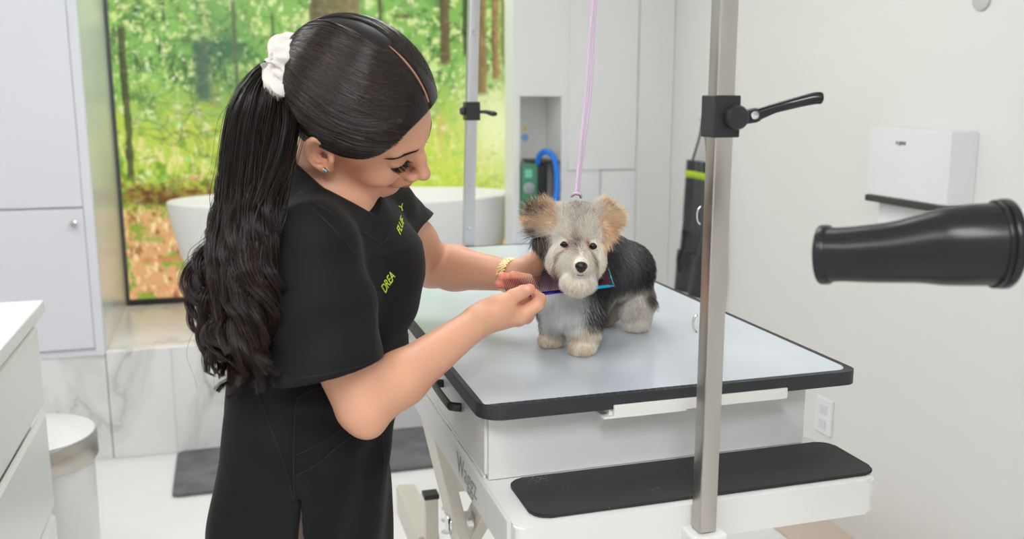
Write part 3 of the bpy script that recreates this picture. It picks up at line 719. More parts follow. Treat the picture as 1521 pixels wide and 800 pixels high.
# ---- dryer nozzle near the viewer
t = thing('stand_dryer', 'black rubber dryer nozzle on a white hose reaching in from the right', 'dryer', W(1700, 360, .8))
m_noz = mat('glossy_black_rubber', (.014,.014,.017), .26, spec=.4); 
ZN = .86; s = ZN/1400
ctr = [(1222,378),(1232,378),(1250,377.5),(1290,376.5),(1330,374),(1365,369),(1400,366),(1440,363.5),(1478,362.5),(1490,362)]
hgt = [41,41,40,43,46,51,58,61,62,63]
wid = [44,44,43,42,43,46,54,60,62,63]     # depth radius
dep = [.060,.055,.048,.036,.026,.018,.011,.006,.001,0]
kt = lambda x: float(np.interp(x, [1222,1300,1400,1490], [.66,.55,.30,.06]))
def flat_tube(ctr, hh, ww, dz, seg=40, cap=True):
    b = bmesh.new(); rings = []
    axu = UPV; axn = -FWD
    for (x, y), h_, w_, d_ in zip(ctr, hh, ww, dz):
        c = W(x, y, ZN+d_); g_ = (ZN+d_)/ZN
        tl = nrm(RGT*1.0 - FWD*kt(x)); sd = nrm(np.cross(tl, axu))
        rings.append([b.verts.new(Vector(c + (axu*h_*s*math.cos(a) + sd*w_*s*math.sin(a))*g_)) for a in [2*PI*k/seg for k in range(seg)]])
    for a, c in zip(rings, rings[1:]):
        for k in range(seg): b.faces.new((a[k], a[(k+1)%seg], c[(k+1)%seg], c[k]))
    return b, rings
xs = np.linspace(0, len(ctr)-1, 44); ip = lambda a: np.interp(xs, range(len(a)), a)
def smooth(a):
    a = np.array(a, float); 
    for _ in range(3): a[1:-1] = (a[:-2]+2*a[1:-1]+a[2:])/4
    return a
cxs, cys, hs, ws, ds = ip([c[0] for c in ctr]), smooth(ip([c[1] for c in ctr])), smooth(ip(hgt)), smooth(ip(wid)), ip(dep)
hs = hs.copy()
b, rings = flat_tube(list(zip(cxs, cys)), hs, ws, ds)
nz_ = obj('nozzle', b, m_noz, t, True); md = nz_.modifiers.new('s', 'SOLIDIFY'); md.thickness = .004
def ring_at(x, y, h_, w_, d_, rr_, nm, wz=1.0):
    c = W(x, y, ZN+d_); g_ = (ZN+d_)/ZN; tl = nrm(RGT - FWD*kt(x)); sd = nrm(np.cross(tl, UPV)); pts = [c + (UPV*h_*s*math.cos(a) + sd*w_*s*math.sin(a))*g_ for a in np.linspace(0, 2*PI, 61)]
    b = bmesh.new(); prof = [(-wz, 0), (-wz*.8, .8), (wz*.8, .8), (wz, 0)]; ringv = []
    for p, a in zip(pts[:-1], np.linspace(0, 2*PI, 61)[:-1]):
        out = UPV*math.cos(a) + sd*math.sin(a)
        ringv.append([b.verts.new(Vector(p + tl*u*rr_ + out*v_*rr_)) for u, v_ in ((-wz,-.3),(-wz,.6),(-wz*.7,1),(wz*.7,1),(wz,.6),(wz,-.3))])
    n_ = len(ringv)
    for i in range(n_):
        for k in range(6): b.faces.new((ringv[i][k], ringv[(i+1)%n_][k], ringv[(i+1)%n_][(k+1)%6], ringv[i][(k+1)%6]))
    return obj(nm, b, m_noz, t, auto=50)
ring_at(1226, 378, 41, 43, .058, .0022, 'mouth_rim', 2.2)
ring_at(1478, 362.5, 63.0, 63, .001, .0018, 'collar', 1.3)
ring_at(1489, 362, 63.5, 64, 0, .0022, 'collar', 1.8)
hw = catmull([W(1470,361,ZN)+FWD*.012, W(1520,358,ZN)+FWD*.02, W(1600,352,ZN)+FWD*.03, W(1680,352,ZN)+FWD*.03, W(1740,380,ZN)+FWD*.03, W(1775,450,ZN)+FWD*.03], 8)
obj('hose', tube_bm(hw, [47*s*(1+.02*math.sin(i*1.9)) for i in range(len(hw))], 32, caps=True), mat('hose_white', (.8,.8,.82), .35), t, True)
bx_ = W(1775, 470, ZN)+FWD*.03
obj('motor_housing', lathe([(.04,-.11),(.062,-.09),(.066,.02),(.045,.055),(.030,.06)], 40, m=Matrix.Translation(Vector(bx_))), m_lacqw, t, auto=40)
obj('stand_pole', tube_bm([(bx_[0], bx_[1], bx_[2]-.09), (bx_[0], bx_[1], .06)], .014, 16), m_chrome, t, True)
for k in range(5):
    a = k*2*PI/5+.3; e = (bx_[0]+.26*math.cos(a), bx_[1]+.26*math.sin(a), .045)
    lg_ = obj('base_leg', tube_bm([(bx_[0], bx_[1], .07), e], [.016,.011], 10), m_black, t, True)
    obj('caster', lathe([(.018,-.01),(.02,-.006),(.02,.006),(.018,.01)], 20, m=frame_to((e[0], e[1], .0215), (math.sin(a),-math.cos(a),0))), m_dark, lg_, auto=40)
# ------------------------------------------------------------------ the groomer
try: s2l
except NameError:
    def s2l(c): c = np.asarray(c, float)/255.; return np.where(c <= .04045, c/12.92, ((c+.055)/1.055)**2.4)
    def lerp(a, b, t): return a*(1-t[..., None]) + b*t[..., None]
    def sst(x, a, b): t = np.clip((x-a)/(b-a), 0, 1); return t*t*(3-2*t)
BZ = V(0,0,1.)
HN = nrm(V(-math.sin(YAW), -math.cos(YAW), 0))            # horizontal, towards the viewer
BF = nrm(RGT*.90 + HN*.43)                                 # her chest faces this way
BS = nrm(np.cross(BF, BZ))                                 # her right
# head frame
HS = 1.01
HO = W(527, 181, 1.30)
hf = nrm(RGT*.86 - UPV*.51 + (-FWD)*.025)
hu = RGT*.31 + UPV*.565 + (-FWD)*.765; hu = nrm(hu - hf*(hu@hf)); hr = np.cross(hf, hu)
HM = np.stack([hr, hf, hu]).astype(np.float32)             # rows = local axes
def to_head(P): return ((P - HO.astype(np.float32)) @ HM.T)/HS
def from_head(q): return HO + (np.asarray(q, float)*HS) @ HM
def warp(q):
    k = np.maximum(-.022-q[:, 2], 0)*np.clip((q[:, 1]+.02)/.05, 0, 1); o = q.copy(); o[:, 2] -= .26*k; o[:, 1] += .16*k; return o
def head_field(q0):
    q = warp(q0)
    a = np.abs(q[:, 0]); m = np.stack([a, q[:, 1], q[:, 2]], 1)      # mirrored
    d = s_ell(q, (0,-.004,.046), (.0745,.096,.083))
    d = smin(d, s_ell(q, (0,.030,.020), (.066,.066,.075)), .02)
    d = smin(d, s_ell(q, (0,.034,-.032), (.054,.056,.062)), .025)
    d = smin(d, s_cap(m, (.050,.012,-.052), (.012,.074,-.088), .014, .014), .022)
    d = smin(d, s_ell(q, (0,.083,-.089), (.017,.014,.013)), .015)
    d = smin(d, s_ell(m, (.042,.062,-.018), (.022,.024,.020)), .022)         # cheeks
    d = smin(d, s_cap(m, (.008,.091,.034), (.042,.078,.036), .0075, .006), .014)  # brow
    d = smax(d, -s_ell(m, (.031,.103,.016), (.017,.017,.012)), .012)         # socket
    d = smin(d, s_ell(m, (.031,.0795,.0155), (.0165,.0135,.0125)), .004)      # lidded eye
    # lid line crease
    d = smax(d, -s_cap(m, (.017,.0925,.0075), (.031,.0955,.0055), .0012, .0014), .002)
    d = smax(d, -s_cap(m, (.031,.0955,.0055), (.045,.0865,.0085), .0014, .001), .002)
    d = smin(d, s_chain(q, [(0,.088,.030),(0,.101,.004),(0,.113,-.017)], [.0075,.0082,.0095], .01), .010)
    d = smin(d, s_ell(q, (0,.1155,-.021), (.0095,.0085,.0080)), .006)
    d = smin(d, s_ell(m, (.0125,.102,-.0255), (.0075,.0105,.0075)), .006)
    d = smax(d, -s_ell(m, (.0065,.110,-.0325), (.0035,.005,.004)), .003)
    d = smin(d, s_ell(q, (0,.090,-.050), (.024,.014,.022)), .012)             # muzzle
    d = smin(d, s_chain(q, [(-.020,.0885,-.0555),(-.006,.1035,-.0505),(.006,.1035,-.0505),(.020,.0885,-.0555)], [.002,.0048,.0048,.002], .004), .004)
    d = smin(d, s_chain(q, [(-.018,.0885,-.0590),(0,.1010,-.0635),(.018,.0885,-.0590)], [.002,.0062,.002], .004), .004)
    d = smax(d, -s_chain(q, [(-.023,.090,-.0572),(0,.1105,-.0560),(.023,.090,-.0572)], [.0012,.0014,.0012], .002), .0025)
    d = smax(d, -s_ell(q, (0,.1035,-.0365), (.0035,.004,.008)), .004)
    # ears
    e = np.stack([np.abs(q0[:, 0]), q0[:, 1], q0[:, 2]], 1) - np.array([.0765,-.003,.003], np.float32)
    ang = .50; ey = e[:, 1]*math.cos(ang) + e[:, 2]*math.sin(ang); ez = -e[:, 1]*math.sin(ang) + e[:, 2]*math.cos(ang)
    ex = e[:, 0] - .30*np.maximum(-ey+.004, 0) - .003          # flares out backwards
    wz = np.where(ez > 0, .027, .026); wy = .0195*(1-.22*np.clip(-ez/.026, 0, 1))
    rho = np.sqrt((ey/wy)**2 + (ez/wz)**2); rim = (rho-1)*.0185
    ear = np.sqrt(np.maximum(rim, -.0)**2*1.0 + 0) ; 
    shell = smax(np.abs(ex)-.0024, rim, .003)                            # plate
    helix = np.sqrt((rim+.0025)**2 + (ex-.0042)**2) - .0036
    gate = np.clip((ey-.006)/.006, 0, 1)*np.clip((ez+.008)/.01, 0, 1)*.004
    ear = smin(shell, helix+gate, .002)
    inner = np.sqrt(((rho-.62)*.0185)**2 + (ex-.003)**2) - .0024 + np.clip((ey-.002)/.006, 0, 1)*.006 + np.clip(-(ez+.012)/.006, 0, 1)*.006
    ear = smin(ear, inner, .002)
    q3 = np.stack([ex, ey, ez], 1)
    ear = smax(ear, -s_ell(q3, (.004,.002,-.004), (.0065,.0075,.0095)), .002)
    ear = smin(ear, s_ell(q3, (.001,.004,-.0215), (.0042,.0075,.0075)), .004)   # lobe
    ear = smin(ear, s_ell(q3, (.0025,.0135,-.004), (.0032,.0032,.0055)), .003)  # tragus
    d = smin(d, ear, .004)
    return d

# ---- joints
S_r, E_r, W_r = W(466,366,1.205), W(541,602,1.195), W(709,478,1.325)
S_l, E_l, W_l = W(566,320,1.47), W(640,393,1.70), W(764,410,1.575)
NB = W(487,322,1.335)                                     # neck base
def zof(px, py, Z): return W(px, py, Z)[2]
lev = [(455,1010,1.33),(455,860,1.33),(456,750,1.33),(462,660,1.33),(473,580,1.33),(488,480,1.33),(496,420,1.33),(499,370,1.33),(499,335,1.33)]
hwT = [.140,.142,.140,.136,.134,.150,.154,.150,.120]; hdT = [.084,.085,.085,.084,.084,.083,.078,.075,.060]
cc = np.array([W(*l) for l in lev]); o = np.argsort(cc[:, 2]); cz = cc[o, 2]; cxy = cc[o, :2]; hwT = np.array(hwT)[o]; hdT = np.array(hdT)[o]
def torso_q(P):
    z = P[:, 2]; x = P[:, 0]-np.interp(z, cz, cxy[:, 0]); y = P[:, 1]-np.interp(z, cz, cxy[:, 1])
    return x*BS[0]+y*BS[1], x*BF[0]+y*BF[1], z
z_sh = cz[-1]
def torso_field(P, off=0.0):
    s, f, z = torso_q(P); hw = np.interp(z, cz, hwT)+off; hd = np.interp(z, cz, hdT)+off
    n = 2.3; rho = (np.abs(s/hw)**n + np.abs(f/hd)**n)**(1/n)
    d = (rho-1)*np.minimum(hw, hd)*.95
    d = smax(d, z-(z_sh+.01+off), .05)
    # bust
    zb = zof(590, 420, 1.33)
    for sx in (-1, 1): 
        q = np.stack([s-sx*.070, f-.031, z-zb], 1); d = smin(d, s_ell(q, (0,0,0), (.056+off,.048+off,.060+off)), .04)
    # seat
    zs = zof(380, 750, 1.33)
    for sx in (-1, 1):
        q = np.stack([s-sx*.060, f+.036, z-zs], 1); d = smin(d, s_ell(q, (0,0,0), (.066+off,.040+off,.085+off)), .04)
    return d
tr_l, tr_r = W(545,308,1.40), W(470,318,1.27)
def shoulders(P, r):
    d = smin(s_cap(P, NB-BZ*.005, S_r+BZ*.006, .050+r, .042+r), s_cap(P, NB-BZ*.005, S_l+BZ*.006, .050+r, .042+r), .02)
    return d
neck_top = from_head((0,-.022,-.035))
def body_field(P):
    P = P.astype(np.float32)
    d = torso_field(P, -.012)
    d = smin(d, shoulders(P, -.006), .03)
    # neck
    d = smin(d, s_cap(P, NB+BF*.0-BZ*.01, neck_top, .057, .050), .03)
    d = smin(d, s_cap(P, NB+BF*.035-BS*.0+BZ*.0, from_head((0,.02,-.045)), .026, .034), .03)
    # arms
    d = smin(d, s_chain(P, [S_r, W(497,496,1.198), E_r], [.047,.0425,.0360], .02), .02)
    fa = E_r*.70+W_r*.30
    r = s_chain(P, [E_r, fa, W_r*.97+E_r*.03], [.0365,.0345,.0222], .015); d = smin(d, r, .006)
    d = smin(d, s_ell(P, W(547,633,1.19), (.013,.013,.012)), .02)
    d = smin(d, s_chain(P, [S_l, S_l*.45+E_l*.55, E_l], [.046,.044,.040], .02), .02)
    fb = E_l*.70+W_l*.30
    d = smin(d, s_chain(P, [E_l, fb, W_l*.97+E_l*.03], [.040,.0385,.0255], .015), .012)
    # legs
    for sx, key in ((1, 'r'), (-1, 'l')):
        d = smin(d, s_chain(P, LEG[key], [.066,.055,.050,.036], .03), .03)
        d = smin(d, s_cap(P, LEG[key][-1]+BF*.0, LEG[key][-1]+BF*.13-BZ*.035, .034, .026), .02)
    d = smin(d, hands(P), .012)
    q = to_head(P); d = smin(d, head_field(q)*HS, .018)
    return d
hip = np.array([*cxy[0], 0]); 
LEG = {}
for key, sx in (('r', 1), ('l', -1)):
    x0 = cxy[0] + BS[:2]*sx*.064 - BF[:2]*.004
    LEG[key] = [V(*(x0), cz[1]), V(*(x0+BF[:2]*.02), .46), V(*(x0+BF[:2]*.015), .44), V(*(x0-BF[:2]*.02), .085)]
# ---- hands: (px, py, Z, radius in mm)
def ch(*pts): return [W(*p[:3]) for p in pts], [p[3]/1000 for p in pts]
RH = [ch((712,476,1.327,21),(735,467,1.338,19),(770,470,1.352,12.5)), ch((715,474,1.335,20),(745,466,1.352,17),(781,468,1.374,12.5)), ch((717,472,1.343,18),(748,463,1.366,16),(776,465,1.392,12)),
      ch((718,470,1.350,16),(745,458,1.376,14.5),(765,460,1.404,11)), ch((726,462,1.334,15),(742,456,1.334,15),(752,449,1.338,12.5))]
RF = [ch((745,457,1.336,13.5),(762,440,1.340,10.6),(777,433,1.347,9.6),(787,429.5,1.353,8.2)),                       # thumb
      ch((770,472,1.354,12),(797,453,1.356,9.8),(803,444,1.374,8.6),(794,436,1.388,7.8)),                       # index
      ch((781,468,1.376,12),(797,440,1.408,9.6),(784,415,1.412,8.6),(763,410,1.400,7.8)),                       # middle
      ch((776,465,1.393,11.5),(788,438,1.424,9.2),(766,415,1.416,8.4),(746,411.5,1.400,7.6)),                       # ring
      ch((765,460,1.404,10.5),(773,440,1.422,8.4),(757,424,1.414,7.6),(741.5,421.5,1.401,6.8))]                     # little
LH = [ch((768,410,1.527,21),(790,405,1.535,18),(812,400,1.55,13)), ch((770,406,1.53,20),(795,396,1.54,16),(815,388,1.555,12.5)), ch((768,412,1.527,20),(795,410,1.54,16),(812,413,1.552,12)), ch((775,398,1.53,15),(795,384,1.535,12.5))]
LF = [ch((793,386,1.535,12.5),(808,372,1.53,10.5),(822,364,1.525,8.4)),
      ch((815,388,1.555,12),(834,382,1.56,9.6),(848,381,1.556,8.6),(856,382,1.55,7.6)),
      ch((815,398,1.555,12),(836,395,1.562,9.8),(851,394,1.558,8.6),(860,394,1.552,7.6)),
      ch((813,407,1.555,11.5),(840,407,1.56,9.4),(858,407,1.548,8.4),(868,406,1.535,7.4)),
      ch((811,415,1.552,10.5),(832,418,1.556,8.4),(847,419,1.548,7.6),(855,418,1.538,6.8))]
mvl = lambda c: ([CAMP + (p-CAMP)*1.032 + RGT*0 for p in c[0]], c[1])
LH = [mvl(c) for c in LH]; LF = [mvl(c) for c in LF]
HC = [W(765,445,1.37), W(820,398,1.59)]
def hands(P):
    out = np.full(len(P), .5, np.float32)
    for palm, fing, c in ((RH, RF, HC[0]), (LH, LF, HC[1])):
        dc = np.linalg.norm(P-c.astype(np.float32), axis=1); m = dc < .16
        out = np.minimum(out, np.maximum(dc-.10, .02).astype(np.float32))
        if not m.any(): continue
        Q = P[m]; d = None
        for pts, rs in palm:
            e = s_chain(Q, pts, rs, .012); d = e if d is None else smin(d, e, .012)
        for pts, rs in fing:
            e = s_chain(Q, pts, rs, .0022); d = smin(d, e, .0035)
        out[m] = d
    return out

wo = thing('person', 'woman in a black scrub top with a long dark ponytail, bowed over the dog', 'person', (cxy[0][0], cxy[0][1], 0))
QUAL = 1.0
def bbox(pts, pad): a = np.array(pts); return a.min(0)-pad, a.max(0)+pad
hb_lo, hb_hi = bbox([from_head(p) for p in ((-.1,-.12,-.11),(.1,-.12,-.11),(-.1,.13,-.11),(.1,.13,-.11),(-.1,-.12,.14),(.1,-.12,.14),(-.1,.13,.14),(.1,.13,.14))], 0)
hb_lo[2] = NB[2]+.02
def split_mesh(field, boxes, h0, lo, hi):
    """coarse everywhere, fine inside boxes (lo,hi,h); same field, seams butt"""
    parts = []
    v, q = mesh_field(field, lo, hi, h0); qc = v[q].mean(1); keep = np.ones(len(q), bool)
    for bl, bh, h in boxes: keep &= ~((qc > bl+h0*.6).all(1) & (qc < bh-h0*.6).all(1))
    parts.append((v, q[keep]))
    for bl, bh, h in boxes: parts.append(mesh_field(field, bl, bh, h))
    v, q = join_np(parts); used = np.unique(q); mp = np.full(len(v), -1); mp[used] = np.arange(len(used)); return v[used], mp[q]
r_lo, r_hi = bbox([W(700,400,1.30), W(700,500,1.30), W(815,400,1.44), W(815,500,1.44)], 0)
l_lo, l_hi = bbox([W(764,360,1.53), W(764,440,1.53), W(885,360,1.65), W(885,440,1.65)], 0)
lo, hi = bbox([cc[0]-BZ*1.0, S_r-.12, S_l+.12, E_l+.06, from_head((0,.13,.15)), from_head((0,-.13,.15)), W_l+.15, W(400,700,1.2)-.1, W(560,900,1.5)+.1, HO+BZ*.16], .03)
lo[2] = .02
v, q = split_mesh(body_field, [(hb_lo, hb_hi, .00165/QUAL), (r_lo, r_hi, .0013/QUAL), (l_lo, l_hi, .0028)], .006, lo, hi)
# colouring
ql = warp(to_head(v.astype(np.float32)))
skin = s2l((223,168,138)); col = np.tile(skin, (len(v), 1))
def tint(mask, c): 
    global col; col = col*(1-mask[:, None]) + np.asarray(c)*mask[:, None]
inhead = (np.linalg.norm(ql, axis=1) < .17)
al = np.abs(ql[:, 0])
tint(inhead*.50*np.exp(-((al-.058)/.022)**2-((ql[:, 1]-.045)/.028)**2-((ql[:, 2]+.012)/.020)**2), s2l((220,134,92)))
lipz = np.interp(al, [0,.006,.022], [-.0465,-.0462,-.0565]); lipb = np.interp(al, [0,.022], [-.0695,-.0580])
lip = inhead*sst(ql[:, 2], lipb-.001, lipb+.001)*sst(-ql[:, 2], -lipz-.001, -lipz+.001)*sst(ql[:, 1], .084, .088)*(al < .024)
tint(lip*.85, s2l((190,98,90)))
tint(inhead*.35*np.exp(-((al-.080)/.008)**2-(ql[:, 1]/.02)**2-(ql[:, 2]/.03)**2), s2l((220,120,95)))
tint(inhead*.45*np.exp(-((al-.031)/.018)**2-((ql[:, 1]-.09)/.012)**2-((ql[:, 2]-.020)/.009)**2), s2l((180,112,84)))
for (pts, rs) in RF + LF:
    dt = np.linalg.norm(v-pts[-1], axis=1); tint(.6*np.exp(-(dt/.014)**2), s2l((228,130,118)))
# nails: a lighter patch on the back of the thumb tip
tn = W(784,426.5,1.340); tint(np.exp(-(np.linalg.norm(v-tn, axis=1)/.0052)**4)*.7, s2l((246,196,180)))
nz_ = vnoise(v, 60, 4)[:, None]*.02; col = np.clip(col*(1+nz_), 0, 1)
m_skin = mat('skin', (.7,.4,.3), .45, sss=.16, sss_col=(1,.4,.22), vcol='Col', spec=.45); add_noise_bump(m_skin, 900, .06, .0004)
body = np_mesh('body', v, q, m_skin, wo, True, col)

# ---- scrub top
TUN_T = .004
slv_a, slv_b = W(472,372,1.205), W(489,556,1.186)
slv_d = nrm(slv_b-slv_a)
hemn = nrm(-UPV*.965 + RGT*.21 + (-FWD)*(-.12)); hemc = W(486,549,1.188)
sll_a, sll_b = W(566,322,1.47), S_l*.50+E_l*.50
sll_d = nrm(sll_b-sll_a); 
hemn_l = nrm(-UPV*.80 + RGT*.58 + FWD*.15); hemc_l = W(590,358,1.56)
zhem = zof(455,870,1.33)
vb = W(561,347,1.245)           # bottom of the V neck
s_v, f_v, _ = [float(a[0]) for a in torso_q(vb[None])]
def neck_cut(P):
    """negative inside the neck opening"""
    p = P - NB.astype(np.float32); s = p@BS.astype(np.float32); f = p@BF.astype(np.float32); z = P[:, 2]
    zc = np.interp(f, [-.09, -.055, -.02, .03, .12], [1.395, 1.380, 1.334, 1.300, 1.268])
    rim = zc + np.where(f < -.02, .25, .46)*np.abs(s)
    return smax((rim-z)*.85, np.abs(s)-.088, .012)
def tunic_field(P):
    P = P.astype(np.float32)
    s, f, z = torso_q(P)
    d = torso_field(P, .010)
    d = smin(d, shoulders(P, .006), .035)
    d = smin(d, s_cap(P, NB-BZ*.01, NB*.35+neck_top*.65, .068, .060), .03)
    # drape: folds and creases
    fold = .0035*np.sin(s*55+z*14+1.0)*np.clip((zhem+.40-z)/.3, 0, 1) + .0035*vnoise(np.stack([s*1.0, f*1.0, z*.35], 1), 34, 8) + .0016*vnoise(np.stack([s, f, z*.5], 1), 85, 9)
    pull = .004*np.sin((z+.55*f)*95+s*8)*np.exp(-((z-zof(520,560,1.3))/.07)**2)*np.clip(f/.05, 0, 1)
    d = d + fold + pull
    # sleeves
    sr = s_chain(P, [slv_a+BZ*.004, slv_a*.5+slv_b*.5, slv_b+slv_d*.05], [.052,.064,.073], .02)
    sr = sr + .0020*vnoise(P, 45, 21) + .0018*np.sin((P@slv_d)*75+(P@BF)*40)
    hem = (P-hemc.astype(np.float32))@hemn.astype(np.float32)
    inn = s_chain(P, [slv_a, slv_b+slv_d*.06], [.035,.0665], .02)
    ro = smax(sr, hem, .002)
    ro = smax(ro, -smax(inn, -(hem+.05), .004), .002)
    sl = s_chain(P, [sll_a+BZ*.010, sll_b, sll_b+sll_d*.05], [.056,.060,.061], .02) + .0020*vnoise(P, 45, 22)
    hem2 = (P-hemc_l.astype(np.float32))@hemn_l.astype(np.float32)
    lo_ = smax(sl, hem2, .002)
    inn2 = s_chain(P, [sll_a, sll_b+sll_d*.06], [.035,.060], .02)
    lo_ = smax(lo_, -smax(inn2, -(hem2+.05), .004), .002)
    d = smin(d, ro, .022); d = smin(d, lo_, .022)
    # neck opening and hem
    d = smax(d, -neck_cut(P), .003)
    d = smax(d, zhem-z-.03*np.clip(f/.1, -1, 1)*0, .004)
    # side slit, near side
    q0 = P-sl0; a = q0@sl_dir; w = q0@RGT.astype(np.float32)
    slit = smax(np.abs(w+.05*a*0)-.085*np.clip(a, 0, 1)-.0006, -(a), .001); near = (q0@HN.astype(np.float32))
    slit = smax(slit, -(near+.05), .01)
    d = smax(d, -slit, .0015)
    return d
sl0 = W(438,748,1.18).astype(np.float32); sl_dir = (-UPV).astype(np.float32)
tlo, thi = bbox([S_r-.10, S_l+.10, W(440,860,1.18), W(440,860,1.50), W(340,760,1.3), W(620,420,1.3), W(285,760,1.3), W(285,860,1.35), W(620,860,1.35), hemc-slv_d*0-.08, NB+BZ*.09, sll_b+.08, W(590,700,1.3)], .03); tlo[2] = zhem-.03
tv, tq = mesh_field(tunic_field, tlo, thi, .0034)
m_scrub = mat('black_scrub_cloth', (.0100,.0100,.0106), .7, sheen=.04, spec=.18); bsdf(m_scrub).inputs['Sheen Roughness'].default_value = .45
add_noise_bump(m_scrub, 1400, .12, .0004)
tun = np_mesh('scrub_top', tv, tq, m_scrub, wo, True)
from mathutils.bvhtree import BVHTree
bvh = BVHTree.FromPolygons([tuple(p) for p in tv], [tuple(int(i) for i in f) for f in tq])
def hit(px, py, off=.0006, tree=None):
    d = Vector(nrm(ray(px, py))); r = (tree or bvh).ray_cast(Vector(CAMP), d)
    if r[0] is None: return None
    n = r[1] if r[1].dot(d) < 0 else -r[1]
    return np.array(r[0] + n*off)
def seam(pts, nm, rad=.0007, parent=tun, m=None, off=.0003, n=10):
    c = catmull([(p[0], p[1], 0) for p in pts], n); hs_ = [hit(a[0], a[1], off) for a in c]; hs_ = [h for h in hs_ if h is not None]
    if len(hs_) < 3: return
    h_ = np.array(hs_); 
    for _ in range(2): h_[1:-1] = (h_[:-2]+2*h_[1:-1]+h_[2:])/4
    obj(nm, tube_bm(h_, rad, 6), m or m_seam, parent, True)
m_seam = mat('seam_cloth', (.012,.012,.013), .6)
seam([(437,745),(436,690),(437,640),(439,600),(449,586),(468,578),(490,572)], 'pocket_seam')
seam([(438,676),(465,664),(500,642),(530,618)], 'pocket_seam'); seam([(440,706),(470,690),(500,664),(540,634)], 'pocket_seam')
seam([(378,570),(392,610),(410,655),(428,710),(435,745)], 'side_seam')
seam([(455,300),(500,345),(535,390),(550,430),(556,470),(559,520)], 'armhole_seam')
seam([(412,556),(450,560),(500,552),(545,540),(560,527)], 'sleeve_hem_stitch', .0005)
seam([(446,285),(480,308),(515,330),(548,352),(566,362),(577,352)], 'neckband_seam')
seam([(568,640),(570,690),(566,730)], 'front_seam', .0006)
m_lime = mat('lime_thread', (.55,.80,.05), .5)
def letters(txt, base, adv, up, nm, label):
    """embroidered letters laid on the cloth"""
    b = text_bm(txt, 1.0, 0.0, Matrix.Identity(4)); bmesh.ops.triangulate(b, faces=b.faces)
    bmesh.ops.subdivide_edges(b, edges=b.edges, cuts=1)
    xs = [v_.co.x for v_ in b.verts]; wd = max(xs); hgt_ = max(v_.co.y for v_ in b.verts)
    bad = []
    for v_ in b.verts:
        u, w_ = v_.co.x/wd, v_.co.y/hgt_; h = hit(base[0]+adv[0]*u+up[0]*w_, base[1]+adv[1]*u+up[1]*w_, .0009)
        if h is None: bad.append(v_)
        else: v_.co = Vector(h)
    if bad: bmesh.ops.delete(b, geom=bad, context='VERTS')
    o_ = obj(nm, b, m_lime, tun); md_ = o_.modifiers.new('s', 'SOLIDIFY'); md_.thickness = .0006; md_.offset = 1; plabel(o_, label)
letters('DREA', (571,436), (16,-25), (-6.5,-10.5), 'embroidery', 'lime green letters on the right chest')
letters('Y', (594,315.5), (7,-5), (-3,-9), 'embroidery', 'lime green letter on the upper left chest')
letters('FLUF', (594,350), (6,-20), (-5.5,-10), 'embroidery', 'lime green letters below it')

# ---- trousers and shoes
m_tau = mat('taupe_trousers', (.20,.155,.125), .7, sheen=.2)
def trouser_field(P):
    P = P.astype(np.float32); s, f, z = torso_q(P)
    d = torso_field(P, -.008); d = smax(d, z-cz[3], .01)
    for key in 'rl': d = smin(d, s_chain(P, [p+(BZ*.03 if i == 3 else 0) for i, p in enumerate(LEG[key])], [.076,.066,.064,.052], .03), .03)
    return d + .002*vnoise(P, 30, 31)
pv, pq = mesh_field(trouser_field, np.array([lo[0], lo[1], .03]), np.array([hi[0], hi[1], cz[3]+.03]), .008)
np_mesh('trousers', pv, pq, m_tau, wo, True)
for key in 'rl':
    an = LEG[key][-1]; 
    def shoe(P, an=an): return smax(smin(s_cap(P, V(an[0],an[1],.045), V(an[0],an[1],.03)+BF*.15, .043, .036), s_cap(P, V(an[0],an[1],.05), V(an[0],an[1],.09), .045, .045), .02), .002-P[:, 2], .004)
    a_, b_ = bbox([V(an[0],an[1],0), V(an[0],an[1],.1)+BF*.15], .06); a_[2] = -.01
    sv, sq_ = mesh_field(shoe, a_, b_, .006); np_mesh('shoe', sv, sq_, MATS.get('black_plastic') or mat('black_plastic', (.02,.02,.022), .35), wo, True)

# ---- hair on the head
def cran(q, off=.012):
    d = s_ell(q, (0,-.006,.050), (.0745+off,.098+off,.092+off)); return smin(d, s_ell(q, (0,.028,.022), (.066+off*.8,.062+off,.075+off)), .02)
HLy = [-.13,-.08,-.045,-.02,0,.025,.045,.062,.078,.092,.11]; HLz = [-.03,-.055,-.034,-.006,.020,.019,.024,.036,.058,.088,.12]
def hairline(y): return np.interp(y, HLy, HLz)
def cap_field(P):
    q = to_head(P.astype(np.float32)); d = cran(q); d = smax(d, (hairline(q[:, 1])-q[:, 2])*.75, .006)
    # gathered towards the tie
    d = smin(d, s_cap(q, (0,-.070,.040), tuple(PA), .030, .014), .015)
    # parting groove
    pa = np.abs(q[:, 0]); gy = sst(q[:, 1], .015, .03)*(q[:, 2] > .05)
    d = d + .0045*np.exp(-(pa/.0022)**2)*gy
    return d*HS
PA = V(0,-.112,.036)
c_lo, c_hi = hb_lo-.02, hb_hi+.02; c_lo[2] = HO[2]-.14
cv, cq = mesh_field(cap_field, c_lo, c_hi, .0024)
m_hair = mat('dark_brown_hair', (.009,.0065,.006), .36, spec=.4)
m_hairs = mat('dark_brown_hair_strand', (.013,.009,.008), .20, spec=.6, vcol='Col')
hcap = np_mesh('hair', cv, cq, m_hair, wo, True)
